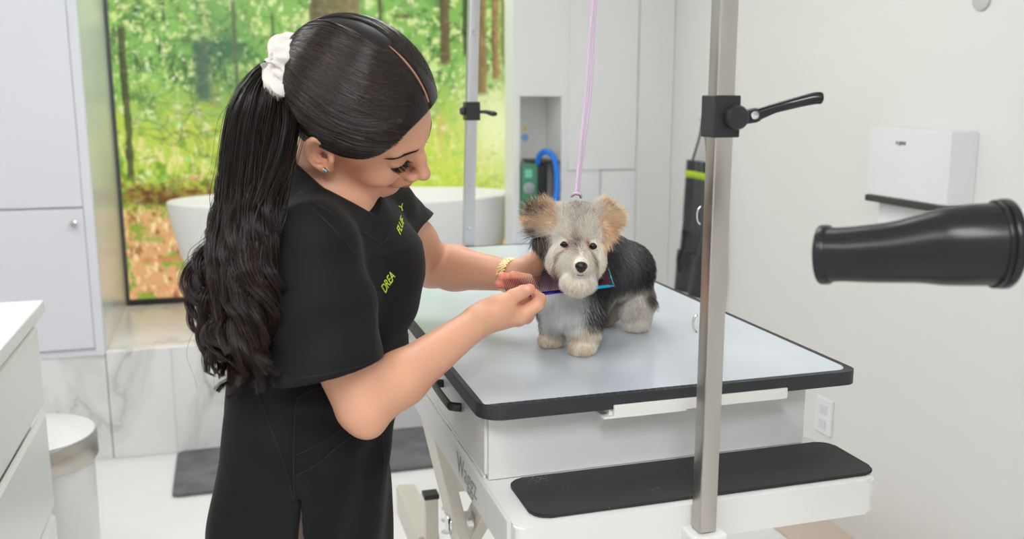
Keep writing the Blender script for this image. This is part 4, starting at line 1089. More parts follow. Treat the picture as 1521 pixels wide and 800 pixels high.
# scalp seen in the parting
pl = []
for t_ in np.linspace(0, 1, 24):
    y_ = .015+t_*.073; q_ = np.array([0., y_, .14]); 
    for _ in range(40):
        dd = cran(q_[None].astype(np.float32), .0112)[0]; q_[2] -= dd*.8
    pl.append(from_head(q_))
sc_m = mat('scalp', tuple(s2l((190,136,114))), .5)
so = obj('parting', tube_bm(pl, [.0004]+[.0006+.0007*min(1,i/8) for i in range(23)], 8), sc_m, hcap, True); plabel(so, 'pale line of scalp in the parting')
# strands laid on the cap
NST = 5200; K = 26; r5 = np.random.default_rng(77)
C0 = np.array([0, -.004, .046]); starts = []
for i in range(NST):
    side = 1 if r5.random() < .62 else -1
    if r5.random() < .62:   # from the parting
        y_ = .012+.078*r5.random()**.9; s0_ = V(side*(.0022+.003*r5.random()), y_, .12)
    else:                  # from the hairline
        y_ = r5.uniform(-.055, .09); ph = hairline(y_)+.003+.006*r5.random(); s0_ = V(side*.085*math.sqrt(max(.02, 1-(max(y_,0)/.098)**2)), y_, ph)
    starts.append(s0_)
starts = np.array(starts); sd_ = starts-C0; sd_ /= np.linalg.norm(sd_, axis=1)[:, None]
ed = PA-C0 + r5.normal(size=(NST, 3))*.006; ed /= np.linalg.norm(ed, axis=1)[:, None]
om = np.arccos(np.clip((sd_*ed).sum(1), -1, 1)); tt = np.linspace(0, 1, K)
dirs = (np.sin((1-tt)[None]*om[:, None])/np.sin(om)[:, None])[..., None]*sd_[:, None] + (np.sin(tt[None]*om[:, None])/np.sin(om)[:, None])[..., None]*ed[:, None]
sideS = np.sign(starts[:, 0]); frompart = (np.abs(starts[:, 0]) < .006)
bow = np.where(frompart, .18+.85*sst(starts[:, 1], .02, .092)*r5.uniform(.35, 1, NST), .05) + r5.normal(size=NST)*.025
dirs0 = dirs.copy(); lift = (.0002+.0012*r5.random(NST)**2)[:, None]*np.sin(tt*PI)[None]**.5 + .0001
pts = None; todo = np.ones(NST, bool)
for attempt in range(5):
    dd_ = dirs0[todo] + (np.sin(tt**.6*PI)[None, :, None]*bow[todo, None, None])*np.stack([sideS[todo]*1.0, np.zeros(todo.sum()), -np.ones(todo.sum())*.75], 1)[:, None]
    dd_ /= np.linalg.norm(dd_, axis=2, keepdims=True); rd_ = np.full(dd_.shape[:2], .1)
    for _ in range(12):
        qq_ = (C0 + dd_*rd_[..., None]).reshape(-1, 3).astype(np.float32)
        rd_ -= smin(cran(qq_), s_cap(qq_, (0,-.070,.040), tuple(PA), .030, .014), .015).reshape(rd_.shape)*.9
    pp_ = C0 + dd_*(rd_+lift[todo])[..., None]
    if pts is None: pts = pp_.copy()
    else: pts[todo] = pp_
    good = (pts[:, :-4, 2] > hairline(pts[:, :-4, 1])-.003).mean(1) > .93
    todo = ~good; bow[todo] *= .62
    if not todo.any(): break
pts = pts[good]; n_ok = len(pts)
pw_ = HO + (pts.reshape(-1, 3)*HS)@HM; pw_ = pw_.reshape(n_ok, K, 3)
hc = np.array([.015,.010,.0085])*(.6+.9*r5.random((n_ok, 1))); hc[r5.random(n_ok) < .12] = [.045,.026,.018]
strands('hair_strands', pw_, np.interp(tt, [0,.06,.9,1], [.0002,.00055,.00055,.0003]), m_hairs, hcap, hc)
# a few baby hairs at the temple and nape
bl = []
for i in range(160):
    y_ = r5.uniform(.03, .075); z_ = hairline(y_)+.002; x_ = .0
    q_ = V(.08, y_, z_); 
    p_ = []
    for k in range(8):
        qq = q_ + V(0, -.004*k, -.0016*k*r5.uniform(.5,1)); 
        for _ in range(12): dd = cran(qq[None].astype(np.float32), .002)[0]; qq[0] -= dd*.9
        p_.append(from_head(qq))
    bl.append(p_)
strands('baby_hair', bl, np.linspace(.0003, .0001, 8), m_hairs, hcap, np.tile([.03,.018,.014], (160, 1)))

# ---- eyebrows and lashes (both eyes)
def on_face(q, off=0):
    q = np.array(q, float)
    for _ in range(25):
        d = head_field(q[None].astype(np.float32))[0]-off; q[1] -= d*.7
    return q
m_lash = mat('lash_black', (.004,.004,.004), .4); m_brow = mat('brow_hair', (.025,.014,.010), .5)
for sx in (1, -1):
    eb = []; ls = []
    for i in range(230):
        t_ = r5.random(); wv = r5.normal()*.0016*(1-.5*t_)
        x_ = .013+.037*t_; z_ = .0275+.0070*math.sin(min(t_*1.25,1)*PI*.62) - .004*max(0, t_-.6)/.4 + wv
        a_ = on_face((sx*x_, .12, z_), .0004); b__ = on_face((sx*(x_+.0065), .12, z_+.0016-.004*t_-wv*.5), .0012); mid = (a_+b__)/2 + V(0,.0006,0)
        eb.append([from_head(a_), from_head(mid), from_head(b__)])
    for i in range(95):
        t_ = r5.random(); x_ = .0165+.030*t_
        z_ = .0068-.0022*math.sin(t_*PI) + .0015*t_; a_ = on_face((sx*x_, .12, z_), -.0005)
        L = (1 if sx > 0 else .55)*.0105+.003*math.sin(t_*PI)+r5.normal()*.001; out = V(sx*(.35*(t_-.35)), .80, -.55); out = out + r5.normal(size=3)*.10
        p_ = [a_ + out*L*u + V(0,0,.55)*L*u*u*.75 for u in np.linspace(0, 1, 6)]
        ls.append([from_head(x) for x in p_])
    strands('eyebrow', eb, np.array([.00035,.0004,.00015]), m_brow, hcap)
    strands('eyelash', ls, np.linspace(.00045, .00015, 6), m_lash, hcap)

# ---- ponytail
def lock_path(pts, n): return catmull([W(*p) for p in pts], max(2, n//(len(pts)-1)))
def resample(c, n):
    s_ = np.r_[0, np.cumsum(np.linalg.norm(np.diff(c, axis=0), axis=1))]; u = np.linspace(0, s_[-1], n); return np.stack([np.interp(u, s_, c[:, i]) for i in range(3)], 1)
guides = [   # (path, spread m, strands)
 [(424,102,1.285),(398,112,1.270),(368,170,1.244),(354,250,1.208),(344,330,1.181),(330,400,1.185),(322,450,1.195),(330,500,1.195),(345,545,1.185),(318,562,1.175),(290,568,1.170)],
 [(424,102,1.285),(400,115,1.270),(378,180,1.230),(366,260,1.194),(356,340,1.163),(345,410,1.155),(338,470,1.155),(345,520,1.155),(352,560,1.145),(338,590,1.135),(330,604,1.135)],
 [(424,104,1.285),(405,118,1.270),(392,190,1.222),(384,270,1.181),(376,350,1.150),(370,420,1.145),(362,480,1.145),(362,540,1.140),(372,575,1.135),(376,592,1.130)],
 [(424,106,1.285),(410,122,1.27),(402,190,1.225),(394,260,1.195),(378,330,1.155),(374,400,1.145),(374,460,1.145),(372,520,1.135),(382,560,1.135),(392,585,1.13)],
 [(426,108,1.285),(418,128,1.27),(424,180,1.235),(414,230,1.20),(396,280,1.175),(380,330,1.155),(380,400,1.15),(384,460,1.145),(378,520,1.14),(364,555,1.135)],
 [(422,102,1.285),(392,112,1.270),(360,170,1.254),(346,240,1.226),(336,310,1.198),(322,370,1.185),(306,400,1.185),(298,430,1.185),(308,470,1.185),(320,500,1.185),(318,530,1.185)],
 [(424,104,1.285),(402,118,1.270),(384,200,1.234),(370,290,1.194),(356,360,1.170),(338,430,1.170),(318,462,1.170),(312,490,1.170),(328,520,1.170),(336,548,1.165),(312,560,1.160)],
 [(424,104,1.285),(400,116,1.270),(372,190,1.247),(352,280,1.218),(336,350,1.195),(318,388,1.195),(300,402,1.195),(294,418,1.195)],
]
sp = [.010,.012,.013,.013,.010,.008,.010,.005]; per = [10,13,14,13,10,8,9,4]
KP = 70; allp = []; allc = []; allr = []; tp = np.linspace(0, 1, KP)
for gi, (g, w_, nl) in enumerate(zip(guides, sp, per)):
    base = resample(catmull([W(*p) for p in g], 8), KP)
    T_ = np.gradient(base, axis=0); T_ /= np.linalg.norm(T_, axis=1)[:, None]
    A_ = np.cross(T_, -FWD); A_ /= np.linalg.norm(A_, axis=1)[:, None]; B_ = np.cross(T_, A_)
    for l in range(nl):
        oa, ob = r5.normal(size=2)*w_*np.array([.9, .8]); ph = r5.uniform(0, 6.28); fr = r5.uniform(2.6, 4.2); amp = r5.uniform(.007, .019)
        env = np.interp(tp, [0,.05,.2,1], [.15,.5,1,.95]); wv = sst(tp, .38, .85)*amp
        lc = base + A_*(oa*env + wv*np.sin(fr*6.28*tp+ph))[:, None] + B_*(ob*env + wv*np.cos(fr*6.28*tp+ph))[:, None]
        ns = 70; cut = r5.uniform(.86, 1.0)
        lc = resample(lc[:max(10, int(KP*cut))], KP)
        sa, sb = r5.normal(size=(2, ns, 1)); env2 = (np.interp(tp, [0,.04,.15,.6,1], [.25,.6,1,.8,.28])*.0058)[None]
        ph2 = r5.uniform(0, 6.28, (ns, 1)); w2 = .0011*sst(tp, .1, .6)[None]*np.sin(tp[None]*r5.uniform(8, 22, (ns, 1))+ph2)
        P_ = lc[None] + A_[None]*(sa*env2+w2)[..., None] + B_[None]*(sb*env2+w2*.7)[..., None]
        allp.append(P_); c_ = np.array([.013,.0085,.0075])*(.6+1.0*r5.random((ns, 1))); red = (r5.random(ns) < .30); 
        ct = np.repeat(c_[:, None], KP, 1); ct[red] = ct[red] + (sst(tp, .35, .9)[None, :, None]*np.array([.030,.012,.007])[None, None])
        allc.append(ct)
P_ = np.concatenate(allp); Cc = np.concatenate(allc)
tail = strands('ponytail', P_, np.interp(tp, [0,.05,.8,1], [.0005,.0005,.0004,.00015]), m_hairs, wo, Cc)
fl = []
for i in range(90):       # loose flyaways
    g = guides[[0,5,6,7,1,2][i % 6]]; base = resample(catmull([W(*p) for p in g], 8), KP); k0 = r5.integers(10, 40); n_ = r5.integers(14, 30)
    seg_ = resample(base[k0:k0+n_], 20); off_ = r5.normal(size=3)*.012; ph = r5.uniform(0, 6.28); u = np.linspace(0, 1, 20)
    fl.append(seg_ + off_ + (np.sin(u*r5.uniform(3, 8)+ph)*.007)[:, None]*nrm(r5.normal(size=3)) - RGT*(.020*u**2)[:, None]*r5.random())
strands('flyaway_hair', fl, np.linspace(.0003, .00012, 20), m_hairs, tail, np.tile([.03,.018,.013], (90, 1)))
# ---- scrunchie
sc_c = W(429,100,1.240); sc_ax = nrm(nrm(W(385,92,1.25)-W(440,101,1.25))*.93 - FWD*.42); sa_ = nrm(np.cross(sc_ax, FWD)); sb_ = np.cross(sc_ax, sa_)
nu, nv = 150, 60; uu, vv_ = np.meshgrid(np.linspace(0, 2*PI, nu, endpoint=False), np.linspace(0, 2*PI, nv, endpoint=False), indexing='ij')
lump = .0045*np.sin(uu*4+1.2*np.sin(vv_)) + .0022*np.sin(uu*11+2*vv_+.7) + .0016*np.sin(uu*17-3*vv_)
rt = .0205+lump; Rm = .0170
ctr_ = (np.cos(uu)[..., None]*sa_*1.12 + np.sin(uu)[..., None]*sb_)
pos = sc_c + ctr_*(Rm+rt*np.cos(vv_))[..., None] + sc_ax*(rt*1.15*np.sin(vv_) + .003*np.sin(uu*3))[..., None]
ix = np.arange(nu*nv).reshape(nu, nv); fq = np.stack([ix, np.roll(ix,-1,0), np.roll(np.roll(ix,-1,0),-1,1), np.roll(ix,-1,1)], -1).reshape(-1, 4)
m_scr = mat('cream_terry', (.82,.78,.74), .85, sheen=.5, sss=.1); add_noise_bump(m_scr, 420, .8, .0018)
plabel(np_mesh('scrunchie', pos.reshape(-1,3), fq, m_scr, wo, True), 'cream towelling scrunchie')
# ---- jewellery
m_gold = mat('gold', (1.0,.78,.42), .28, metal=1)
er = from_head((.0845,.0110,-.0140))
ears = thing_ear = obj('earring', lathe([(.0042,-.001),(.0050,.0),(.0046,.0022),(.0036,.003)], 20, m=frame_to(Vector(er)-Vector(-hr*.002), Vector(hr))), m_gold, wo, auto=40)
obj('stone', lathe([(.0036,.002),(.0026,.0042),(0,.0046)], 8, m=frame_to(Vector(er)+Vector(hr*.002), Vector(hr))), mat('pale_blue_stone', (.45,.68,.85), .05, spec=1, trans=.3), ears)
wdir = nrm(W_l-E_l); wc = W(755,410,1.545)*.0 + (W_l - wdir*.008); wa = nrm(np.cross(wdir, BZ)); wb = np.cross(wdir, wa)
b = bmesh.new()
for row in range(4):
    for k in range(30):
        a_ = 2*PI*(k+.5*(row % 2))/30; rd = .0285; p_ = wc + wdir*(row-1.5)*.0040 + (wa*math.cos(a_)+wb*math.sin(a_))*rd
        M_ = frame_to(Vector(p_), Vector(wa*math.cos(a_)+wb*math.sin(a_)), Vector(wdir))
        lathe([(.0026,-.0008),(.0026,.0006),(.0016,.0012),(.0008,.0006)], 8, bm=b, m=M_, caps=True)
obj('bracelet', b, m_gold, wo, auto=50)
# ------------------------------------------------------------------ the dog
try: s2l
except NameError:
    def s2l(c): c = np.asarray(c, float)/255.; return np.where(c <= .04045, c/12.92, ((c+.055)/1.055)**2.4)
    def sst(x, a, b): t = np.clip((x-a)/(b-a), 0, 1); return t*t*(3-2*t)
DZ0 = 1.04
# head frame: looks at the viewer, a little down and to the left
dH = W(858, 362, 1.427)
df = nrm(-FWD*.93 - UPV*.28 - RGT*.04); du = UPV*1.0 - FWD*.1 + RGT*.06; du = nrm(du - df*(du@df)); dr = np.cross(df, du)   # dr: dog's right (picture left)
DM = np.stack([dr, df, du]).astype(np.float32); DS = 1.0
def to_d(P): return (P - dH.astype(np.float32)) @ DM.T
def from_d(q): return dH + np.asarray(q, float) @ DM
def DP(px, py, off=0.0):     # pixel -> dog local via the plane through the head centre, moved forward
    d = ray(px, py); n = df; k = ((dH + df*off) - CAMP)@n/(d@n); return CAMP + d*k
def dhead(q):
    a = np.abs(q[:, 0]); m = np.stack([a, q[:, 1], q[:, 2]], 1)
    d = s_ell(q, (0,-.008,.012), (.037,.038,.036))
    d = smin(d, s_ell(m, (.016,.012,-.016), (.020,.024,.020)), .015)
    d = smin(d, s_cap(q, (0,.020,-.012), (-.0045,.050,-.019), .020, .0125), .012)
    d = smin(d, s_ell(q, (-.003,.030,-.041), (.020,.021,.017)), .012)
    d = smax(d, -s_ell(m, (.0215,.040,.006), (.008,.010,.007)), .006)
    return d
fpL, fpR = onz(822, 512, DZ0), onz(868, 524, DZ0)      # front paws (picture left / right)
hpR = onz(948, 490, DZ0); hpL = hpR + V(-.045, .055, 0)
chest = W(846, 446, 1.515); rump = W(927, 398, 1.655); shd = W(858, 408, 1.535); mid = W(893, 390, 1.60)
def legpts(paw, top, back=0.0, hock=False):
    ax = nrm(rump-chest); ax[2] = 0
    if hock: return [top, top*.5+paw*.5+V(0,0,.00)+BFd*.012, paw+V(0,0,.045)-BFd*.012, paw+V(0,0,.014)]
    return [top, top*.5+paw*.5+V(0,0,.005), paw+V(0,0,.035), paw+V(0,0,.014)]
ax_ = nrm((chest-rump)*V(1,1,0)); BFd = ax_; BSd = nrm(np.cross(BFd, V(0,0,1)))
def dbody(P):
    P = P.astype(np.float32)
    d = s_cap(P, chest+V(0,0,.006), mid+V(0,0,.0), .047, .046)
    d = smin(d, s_cap(P, mid, rump, .046, .046), .02)
    d = smin(d, s_cap(P, shd, dH-df*.012-du*.01, .042, .034), .03)
    for paw, top, hk in ((fpL, W(832,462,1.525), 0), (fpR, W(866,465,1.505), 0), (hpR, W(945,432,1.655), 1), (hpL, W(930,430,1.70), 1)):
        pts = legpts(paw, top, hock=bool(hk)); d = smin(d, s_chain(P, pts, [.025 if hk else .027, .018 if hk else .021, .0150, .0155], .012), .015)
        fw = nrm(BFd*.9)
        d = smin(d, s_ell(P, paw+V(0,0,.012)+fw*.008, (.018,.020,.012)), .008)
        for k in (-1, 0, 1): d = smin(d, s_ell(P, paw+V(0,0,.009)+fw*(.021-.004*abs(k))+BSd*k*.0085, (.0065,.0075,.0075)), .004)
    d = smin(d, s_cap(P, rump+V(0,0,.005)-BFd*.040, rump+V(0,0,-.03)-BFd*.058, .014, .008), .015)
    d = smin(d, dhead(to_d(P)), .015)
    d = smax(d, DZ0+.0008-P[:, 2], .002)
    return d
# ears as their own shapes in the same skin: thin curved shells
def ear_pts():
    E_ = {}
    E_['a'] = (DP(818,340,.00), DP(806,322,.0), DP(790,308,-.006))
    E_['b'] = (DP(902,326,-.005), DP(908,312,-.006), DP(914,306,-.010))
    return E_
def dears(P):
    out = None
    for pts, rs in (([DP(832,330), DP(814,321,.002), DP(795,317,.003)], [.014,.011,.005]), ([DP(826,348), DP(808,337,.002), DP(796,332,.002)], [.014,.010,.005]), ([DP(818,362,-.004), DP(803,352,-.002)], [.012,.009]),
                    ([DP(888,330,-.002), DP(893,320,-.002), DP(896,312,-.002)], [.012,.012,.007]), ([DP(895,332,-.004), DP(906,325,-.006), DP(912,327,-.008)], [.012,.011,.007]), ([DP(898,335,-.004), DP(899,352,-.003)], [.011,.007])):
        e = s_chain(P, pts, rs, .008, sq=(df, .42)); out = e if out is None else smin(out, e, .008)
    return out
def dog_field(P):
    P = P.astype(np.float32); return smin(dbody(P), dears(P), .008)
dl, dh_ = bbox_d = (np.minimum.reduce([fpL, fpR, hpL, hpR, DP(765,290), from_d((0,.075,-.065)), rump]) - .07, np.maximum.reduce([fpL, fpR, hpL, hpR, DP(930,290), rump]) + .07)
dl[2] = DZ0-.006; dh_[2] = dH[2]+.10
dv, dq = mesh_field(dog_field, dl, dh_, .0021)
WHT = s2l((236,228,218)); CRM = s2l((232,200,160)); TAN = s2l((192,146,106)); GRY = s2l((150,146,142)); BLK = s2l((40,38,40)); DGR = s2l((84,82,84)); PINK = s2l((200,140,125)); RED = s2l((168,110,84))
def blob(px, py, P2, c, rx, ry): return np.exp(-(((px-c[0])/rx)**2 + ((py-c[1])/ry)**2))
def projpx(P):
    d = P - CAMP; Z = d@FWD; return 760.5 + F*(d@RGT)/Z, 400 - F*(d@UPV)/Z, Z
def mix(c, t, k): return c*(1-k[:, None]) + np.asarray(t)*k[:, None]
def coat(P, rng):
    """coat markings"""
    n = len(P); q = to_d(P.astype(np.float32)).astype(float); x, y, z = q.T
    px, py, Z = projpx(P); hgt = P[:, 2]-DZ0; bl = (P-mid)@BFd; jit = rng.normal(size=n); J = rng.normal(size=n)
    vn = vnoise(P, 90, 3); vf = vnoise(P, 220, 4)
    G = lambda cx, cy, rx, ry: np.exp(-((px-cx)/rx)**2-((py-cy)/ry)**2)
    S = lambda v, c, s_: 1/(1+np.exp(-(v-c)/s_))
    c = np.tile(s2l((46,44,46)), (n, 1)); c = mix(c, s2l((140,138,140)), np.clip(G(925,372,26,36)*1.1+.10*vn, 0, 1)*np.clip(.55+.35*jit, 0, 1))
    front = S(bl, .022, .006)
    # white bib, black shoulders
    bib = front*S(px+2*jit, 808, 2.5)*S(-px+4*jit, -864, 4)*S(py, 420, 5); c = mix(c, s2l((250,249,248)), bib)
    st = front*G(872,455,15,34)*(jit > .5); c = mix(c, s2l((176,172,172)), st*.85)
    # legs
    lg = S(py+2.5*jit, 485, 3)*S(-px, -918, 5); c = mix(c, s2l((238,220,200)), lg)
    c = mix(c, s2l((240,232,222)), lg*G(838,495,8,12)*.8); c = mix(c, s2l((222,184,150)), lg*np.clip(S(py, 510, 4)*.35+.15*vn, 0, 1))
    hl = S(px, 905, 4)*S(py+3*jit-.35*np.maximum(px-950,0)*2, 432, 4); c = mix(c, s2l((234,222,210)), hl)
    ou = G(963,438,11,20); c = mix(c, s2l((60,56,58)), ou*.9); c = mix(c, s2l((226,200,178)), S(px, 905, 4)*S(py, 470, 5)*.6)
    c = mix(c, s2l((235,225,215)), S(.085-hgt, 0, .004)*S(px, 914, 2)*(1-ou)*.7)
    # head
    hd = sst(.072-np.linalg.norm(q*np.array([.9,.8,1]), axis=1), -.004, .006)*sst(y, -.030, -.014)
    f = np.tile(s2l((224,213,200)), (n, 1))
    f = mix(f, s2l((170,163,160)), G(860,325,24,22)*np.clip(.6+.4*jit, 0, 1)); f = mix(f, s2l((52,48,50)), G(866,312,9,17)*(jit > -.3)*.85); f = mix(f, s2l((92,86,86)), G(850,330,6,16)*(J > .3)*.7)
    f = mix(f, s2l((244,234,220)), (G(836,349,12,7)+G(880,348,12,8))*.7)
    f = mix(f, s2l((74,58,50)), np.clip(G(859,364,8,13)*np.clip(.9+.4*jit, 0, 1), 0, 1)*.9)
    f = mix(f, s2l((124,62,44)), np.clip(G(846,366,6,6)+G(872,364,5,6), 0, 1)*.85)
    f = mix(f, s2l((84,58,42)), np.clip(np.exp(-((px-838+.67*(py-371))/4.4)**2)*S(py, 370, 2)*S(-py, -396, 3)+np.exp(-((px-877-.40*(py-372))/3.8)**2)*S(py, 368, 2)*S(-py, -400, 3), 0, 1)*.75*(J > -.8))
    f = mix(f, s2l((214,172,130)), np.clip(G(820,408,16,20)+G(893,405,7,22), 0, 1)*np.clip(.6+.4*vf, 0, 1)*.85)
    f = mix(f, s2l((244,232,214)), np.clip(G(846,395,9,9)+G(872,402,8,8)+G(862,420,16,14), 0, 1)*.8)
    f = mix(f, s2l((96,84,76)), G(814,378,9,16)*(jit > .35)*.8)
    f = mix(f, BLK, S(-px+2*jit, -811, 2)*S(py, 352, 4)*S(-py, -412, 4)*np.clip(.9+.2*J, 0, 1))
    f = mix(f, s2l((206,160,118)), S(px+1.5*jit, 892, 1.5)*S(-py, -392, 3)*.8)
    nk = S(-q[:, 1], .008, .003)*S(py, 392, 4); f = mix(f, BLK, nk*S(-px, -842, 3)*.9)
    c = mix(c, f, hd)
    # ears
    e1 = sst(x, .026, .034)*sst(y, -.05, -.03)*S(-py, -343, 2)*S(z, -.004, .002)
    a = np.tile(s2l((196,168,140)), (n, 1)); a = mix(a, s2l((212,160,114)), np.clip(G(789,338,9,10)+G(834,318,8,12)+G(815,308,14,6), 0, 1)*.9); a = mix(a, s2l((236,214,190)), (jit > .4)*.6)
    a = mix(a, s2l((58,50,50)), np.clip(np.exp(-((py-312-.12*(px-790))/6)**2)*S(-px, -820, 5)+G(800,322,12,6), 0, 1)*(J > -.7)*.9); a = mix(a, BLK, np.clip(G(826,350,14,7)+G(808,362,8,7), 0, 1)*.95)
    c = mix(c, a, e1); c = mix(c, s2l((44,40,42)), sst(x, .024, .031)*S(py, 341, 2)*S(-py, -408, 3)*S(-px, -817, 2)*(1-G(786,338,8,9))*np.clip(.9+.3*jit, 0, 1))
    e2 = sst(-x, .024, .032)*S(-py, -352, 3)*sst(y, -.05, -.03)
    a = np.tile(s2l((212,180,150)), (n, 1)); a = mix(a, s2l((246,226,200)), (jit > .3)*.6); a = mix(a, s2l((66,60,60)), np.clip(G(905,306,5,7)+G(884,302,5,8)*.8, 0, 1)*.9); a = mix(a, s2l((190,146,106)), G(898,335,6,16)*.7); a = mix(a, s2l((150,112,84)), G(912,338,8,5)*.6)
    c = mix(c, a, e2)
    lum = c.mean(1, keepdims=True); c = c*(1+.38*sst(lum, .06, .35)); c = c/np.maximum(1, c.max(1, keepdims=True)/.93)
    return np.clip(c*(1+.13*rng.normal(size=(n, 1)))*(1+.20*vnoise(P*np.array([1,1,.45]), 330, 12))[:, None], 0, .95)
dcol = coat(dv, np.random.default_rng(1))
m_dsk = mat('dog_coat', (.5,.5,.5), .8, vcol='Col', spec=.2)
m_fur = mat('dog_fur', (.5,.5,.5), .55, vcol='Col', spec=.3, sheen=.1)
dog = np_mesh('dog', dv, dq, m_dsk, None, True, dcol)
tag(dog, 'small fluffy black, tan and white dog standing on the grooming table', 'dog')
# ---- fur
tri = np.vstack([dq[:, [0,1,2]], dq[:, [0,2,3]]]); A_, B_, C_ = dv[tri[:, 0]], dv[tri[:, 1]], dv[tri[:, 2]]
area = np.linalg.norm(np.cross(B_-A_, C_-A_), axis=1)*.5
dr6 = np.random.default_rng(21)
NF = 170000
cen = (A_+B_+C_)/3; wgt = area.copy(); qd = to_d(cen.astype(np.float32)); wgt *= np.where((np.linalg.norm(qd, axis=1) < .085) & (qd[:, 1] > -.03), 2.6, 1.0)
wgt *= np.where((FWD@((cen-CAMP).T)) > 0, 1, 1)
ti = dr6.choice(len(tri), NF, p=wgt/wgt.sum()); u, w = dr6.random((2, NF)); m_ = u+w > 1; u[m_] = 1-u[m_]; w[m_] = 1-w[m_]
root = A_[ti] + (B_[ti]-A_[ti])*u[:, None] + (C_[ti]-A_[ti])*w[:, None]
N_ = grad(dog_field, root, .0015); N_ /= np.maximum(np.linalg.norm(N_, axis=1)[:, None], 1e-6)
q = to_d(root.astype(np.float32)).astype(float); x, y, z = q.T; hgt = root[:, 2]-DZ0; bl = (root-mid)@BFd
inhd = (np.linalg.norm(q, axis=1) < .080) & (y > -.036)
ear_d = dears(root.astype(np.float32)); isear = (ear_d < .004) & (np.abs(x) > .030) & (z > -.006)
# flow (world) and length
flow = np.tile(V(0,0,-1.), (NF, 1)) - BFd[None]*.35
L = np.full(NF, .017)
L = np.where(hgt < .05, .011, L); L = np.where(hgt < .022, .007, L)
bibm = (bl > .04) & (hgt > .07) & ~inhd; L[bibm] = .019
# head: radiates from between the eyes, hangs into a beard
rad = np.stack([(x+.004)*1.15, y*0+.003, z+.004], 1); rad[:, 2] -= .010*sst(np.abs(x+.004), .004, .02)+.004*sst(-z, 0, .02); rad /= np.maximum(np.linalg.norm(rad, axis=1)[:, None], 1e-6)
top = sst(z, .012, .03); rad = rad*(1-top[:, None]) + np.stack([x*12, np.full(NF, .1), np.full(NF, .8)], 1)*top[:, None]
hf_ = rad@DM.astype(float)
flow[inhd] = hf_[inhd]
Lh = .009 + .0055*sst(-z, .010, .035) + .006*sst(np.abs(x), .022, .04)*sst(.02-z, 0, .02) + .012*sst(z, .022, .04)
near_eye = np.minimum(np.hypot(x-.0215, z-.006), np.hypot(x+.0215, z-.006)); Lh *= sst(near_eye, .0045, .016)*.85+.15
near_nose = np.hypot(x+.005, z+.017)*1.0 + np.maximum(.045-y, 0); Lh *= sst(near_nose, .008, .022)*.8+.2
L[inhd] = Lh[inhd]
pxr, pyr, _ = projpx(root)
def imgdir(u, v_, fwd=.12): return u[:, None]*RGT[None] - v_[:, None]*UPV[None] - FWD[None]*fwd
eL = isear & (x > 0); uu_, vv2 = pxr-843., pyr-344.; nn_ = np.hypot(uu_, vv2)+1e-3; ef = imgdir(uu_/nn_, vv2/nn_-.10)
flow[eL] = ef[eL]; L[eL] = .021*dr6.uniform(.6, 1.35, eL.sum())
eR = isear & (x < 0); uu_, vv2 = pxr-883., pyr-338.; nn_ = np.hypot(uu_, vv2)+1e-3; ef = imgdir(uu_/nn_*.8, vv2/nn_); flow[eR] = ef[eR]; L[eR] = .016*dr6.uniform(.6, 1.3, eR.sum())
low = isear & (pyr > 348); flow[low] = V(0,0,-1)+.1*RGT
cheekL = inhd & (x > .030) & (z < .006); flow[cheekL] = (np.array([.12,0,-1])@DM.astype(float)); L[cheekL] = .017
cheekR = inhd & (x < -.028) & (z < .010); flow[cheekR] = (np.array([.10,0,-1])@DM.astype(float)); L[cheekR] = .015
flow += dr6.normal(size=(NF, 3))*.13; clump = np.stack([vnoise(root, 170, s_) for s_ in (1,2,3)], 1)*.42; flow += clump
flow /= np.linalg.norm(flow, axis=1)[:, None]
ft = flow - N_*(flow*N_).sum(1)[:, None]; ft /= np.maximum(np.linalg.norm(ft, axis=1)[:, None], .2)
lay = np.where(inhd, .72, .75)[:, None]; lay = np.where(isear[:, None], .85, lay); lay = np.where(near_nose[:, None] < .03, .8, lay)
L = L*dr6.uniform(.65, 1.2, NF)
KF = 5; tf = np.linspace(0, 1, KF)
d0 = N_*(1-lay*.75) + ft*lay; d0 /= np.linalg.norm(d0, axis=1)[:, None]
droop = np.where(isear | (inhd & (z > .02)), .15, .35)
P_ = root[:, None] - N_[:, None]*.0008 + d0[:, None]*(L[:, None]*tf[None])[..., None] + (flow*.45*droop[:, None] + V(0,0,-1)*droop[:, None]*.5)[:, None]*(L[:, None]*tf[None]**2)[..., None]
P_[:, :, 2] = np.maximum(P_[:, :, 2], DZ0+.0012)
# keep eyes and nose clear
loc_ = to_d(P_.reshape(-1, 3).astype(np.float32)).reshape(NF, KF, 3)
tipbad = ((np.hypot(np.abs(loc_[..., 0])-.0215, (loc_[..., 2]-.006)*1.15) < .0058) & (loc_[..., 1] > .02)).any(1) | ((np.hypot(loc_[..., 0]+.005, loc_[..., 2]+.0185) < .0090) & (loc_[..., 1] > .045)).any(1)
ok = ~tipbad; fc = coat(root, dr6)
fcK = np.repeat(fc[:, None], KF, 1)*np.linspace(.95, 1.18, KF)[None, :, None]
strands('fur', P_[ok], np.array([.00030,.00030,.00026,.00018,.00006]), m_fur, dog, np.clip(fcK[ok], 0, 1))
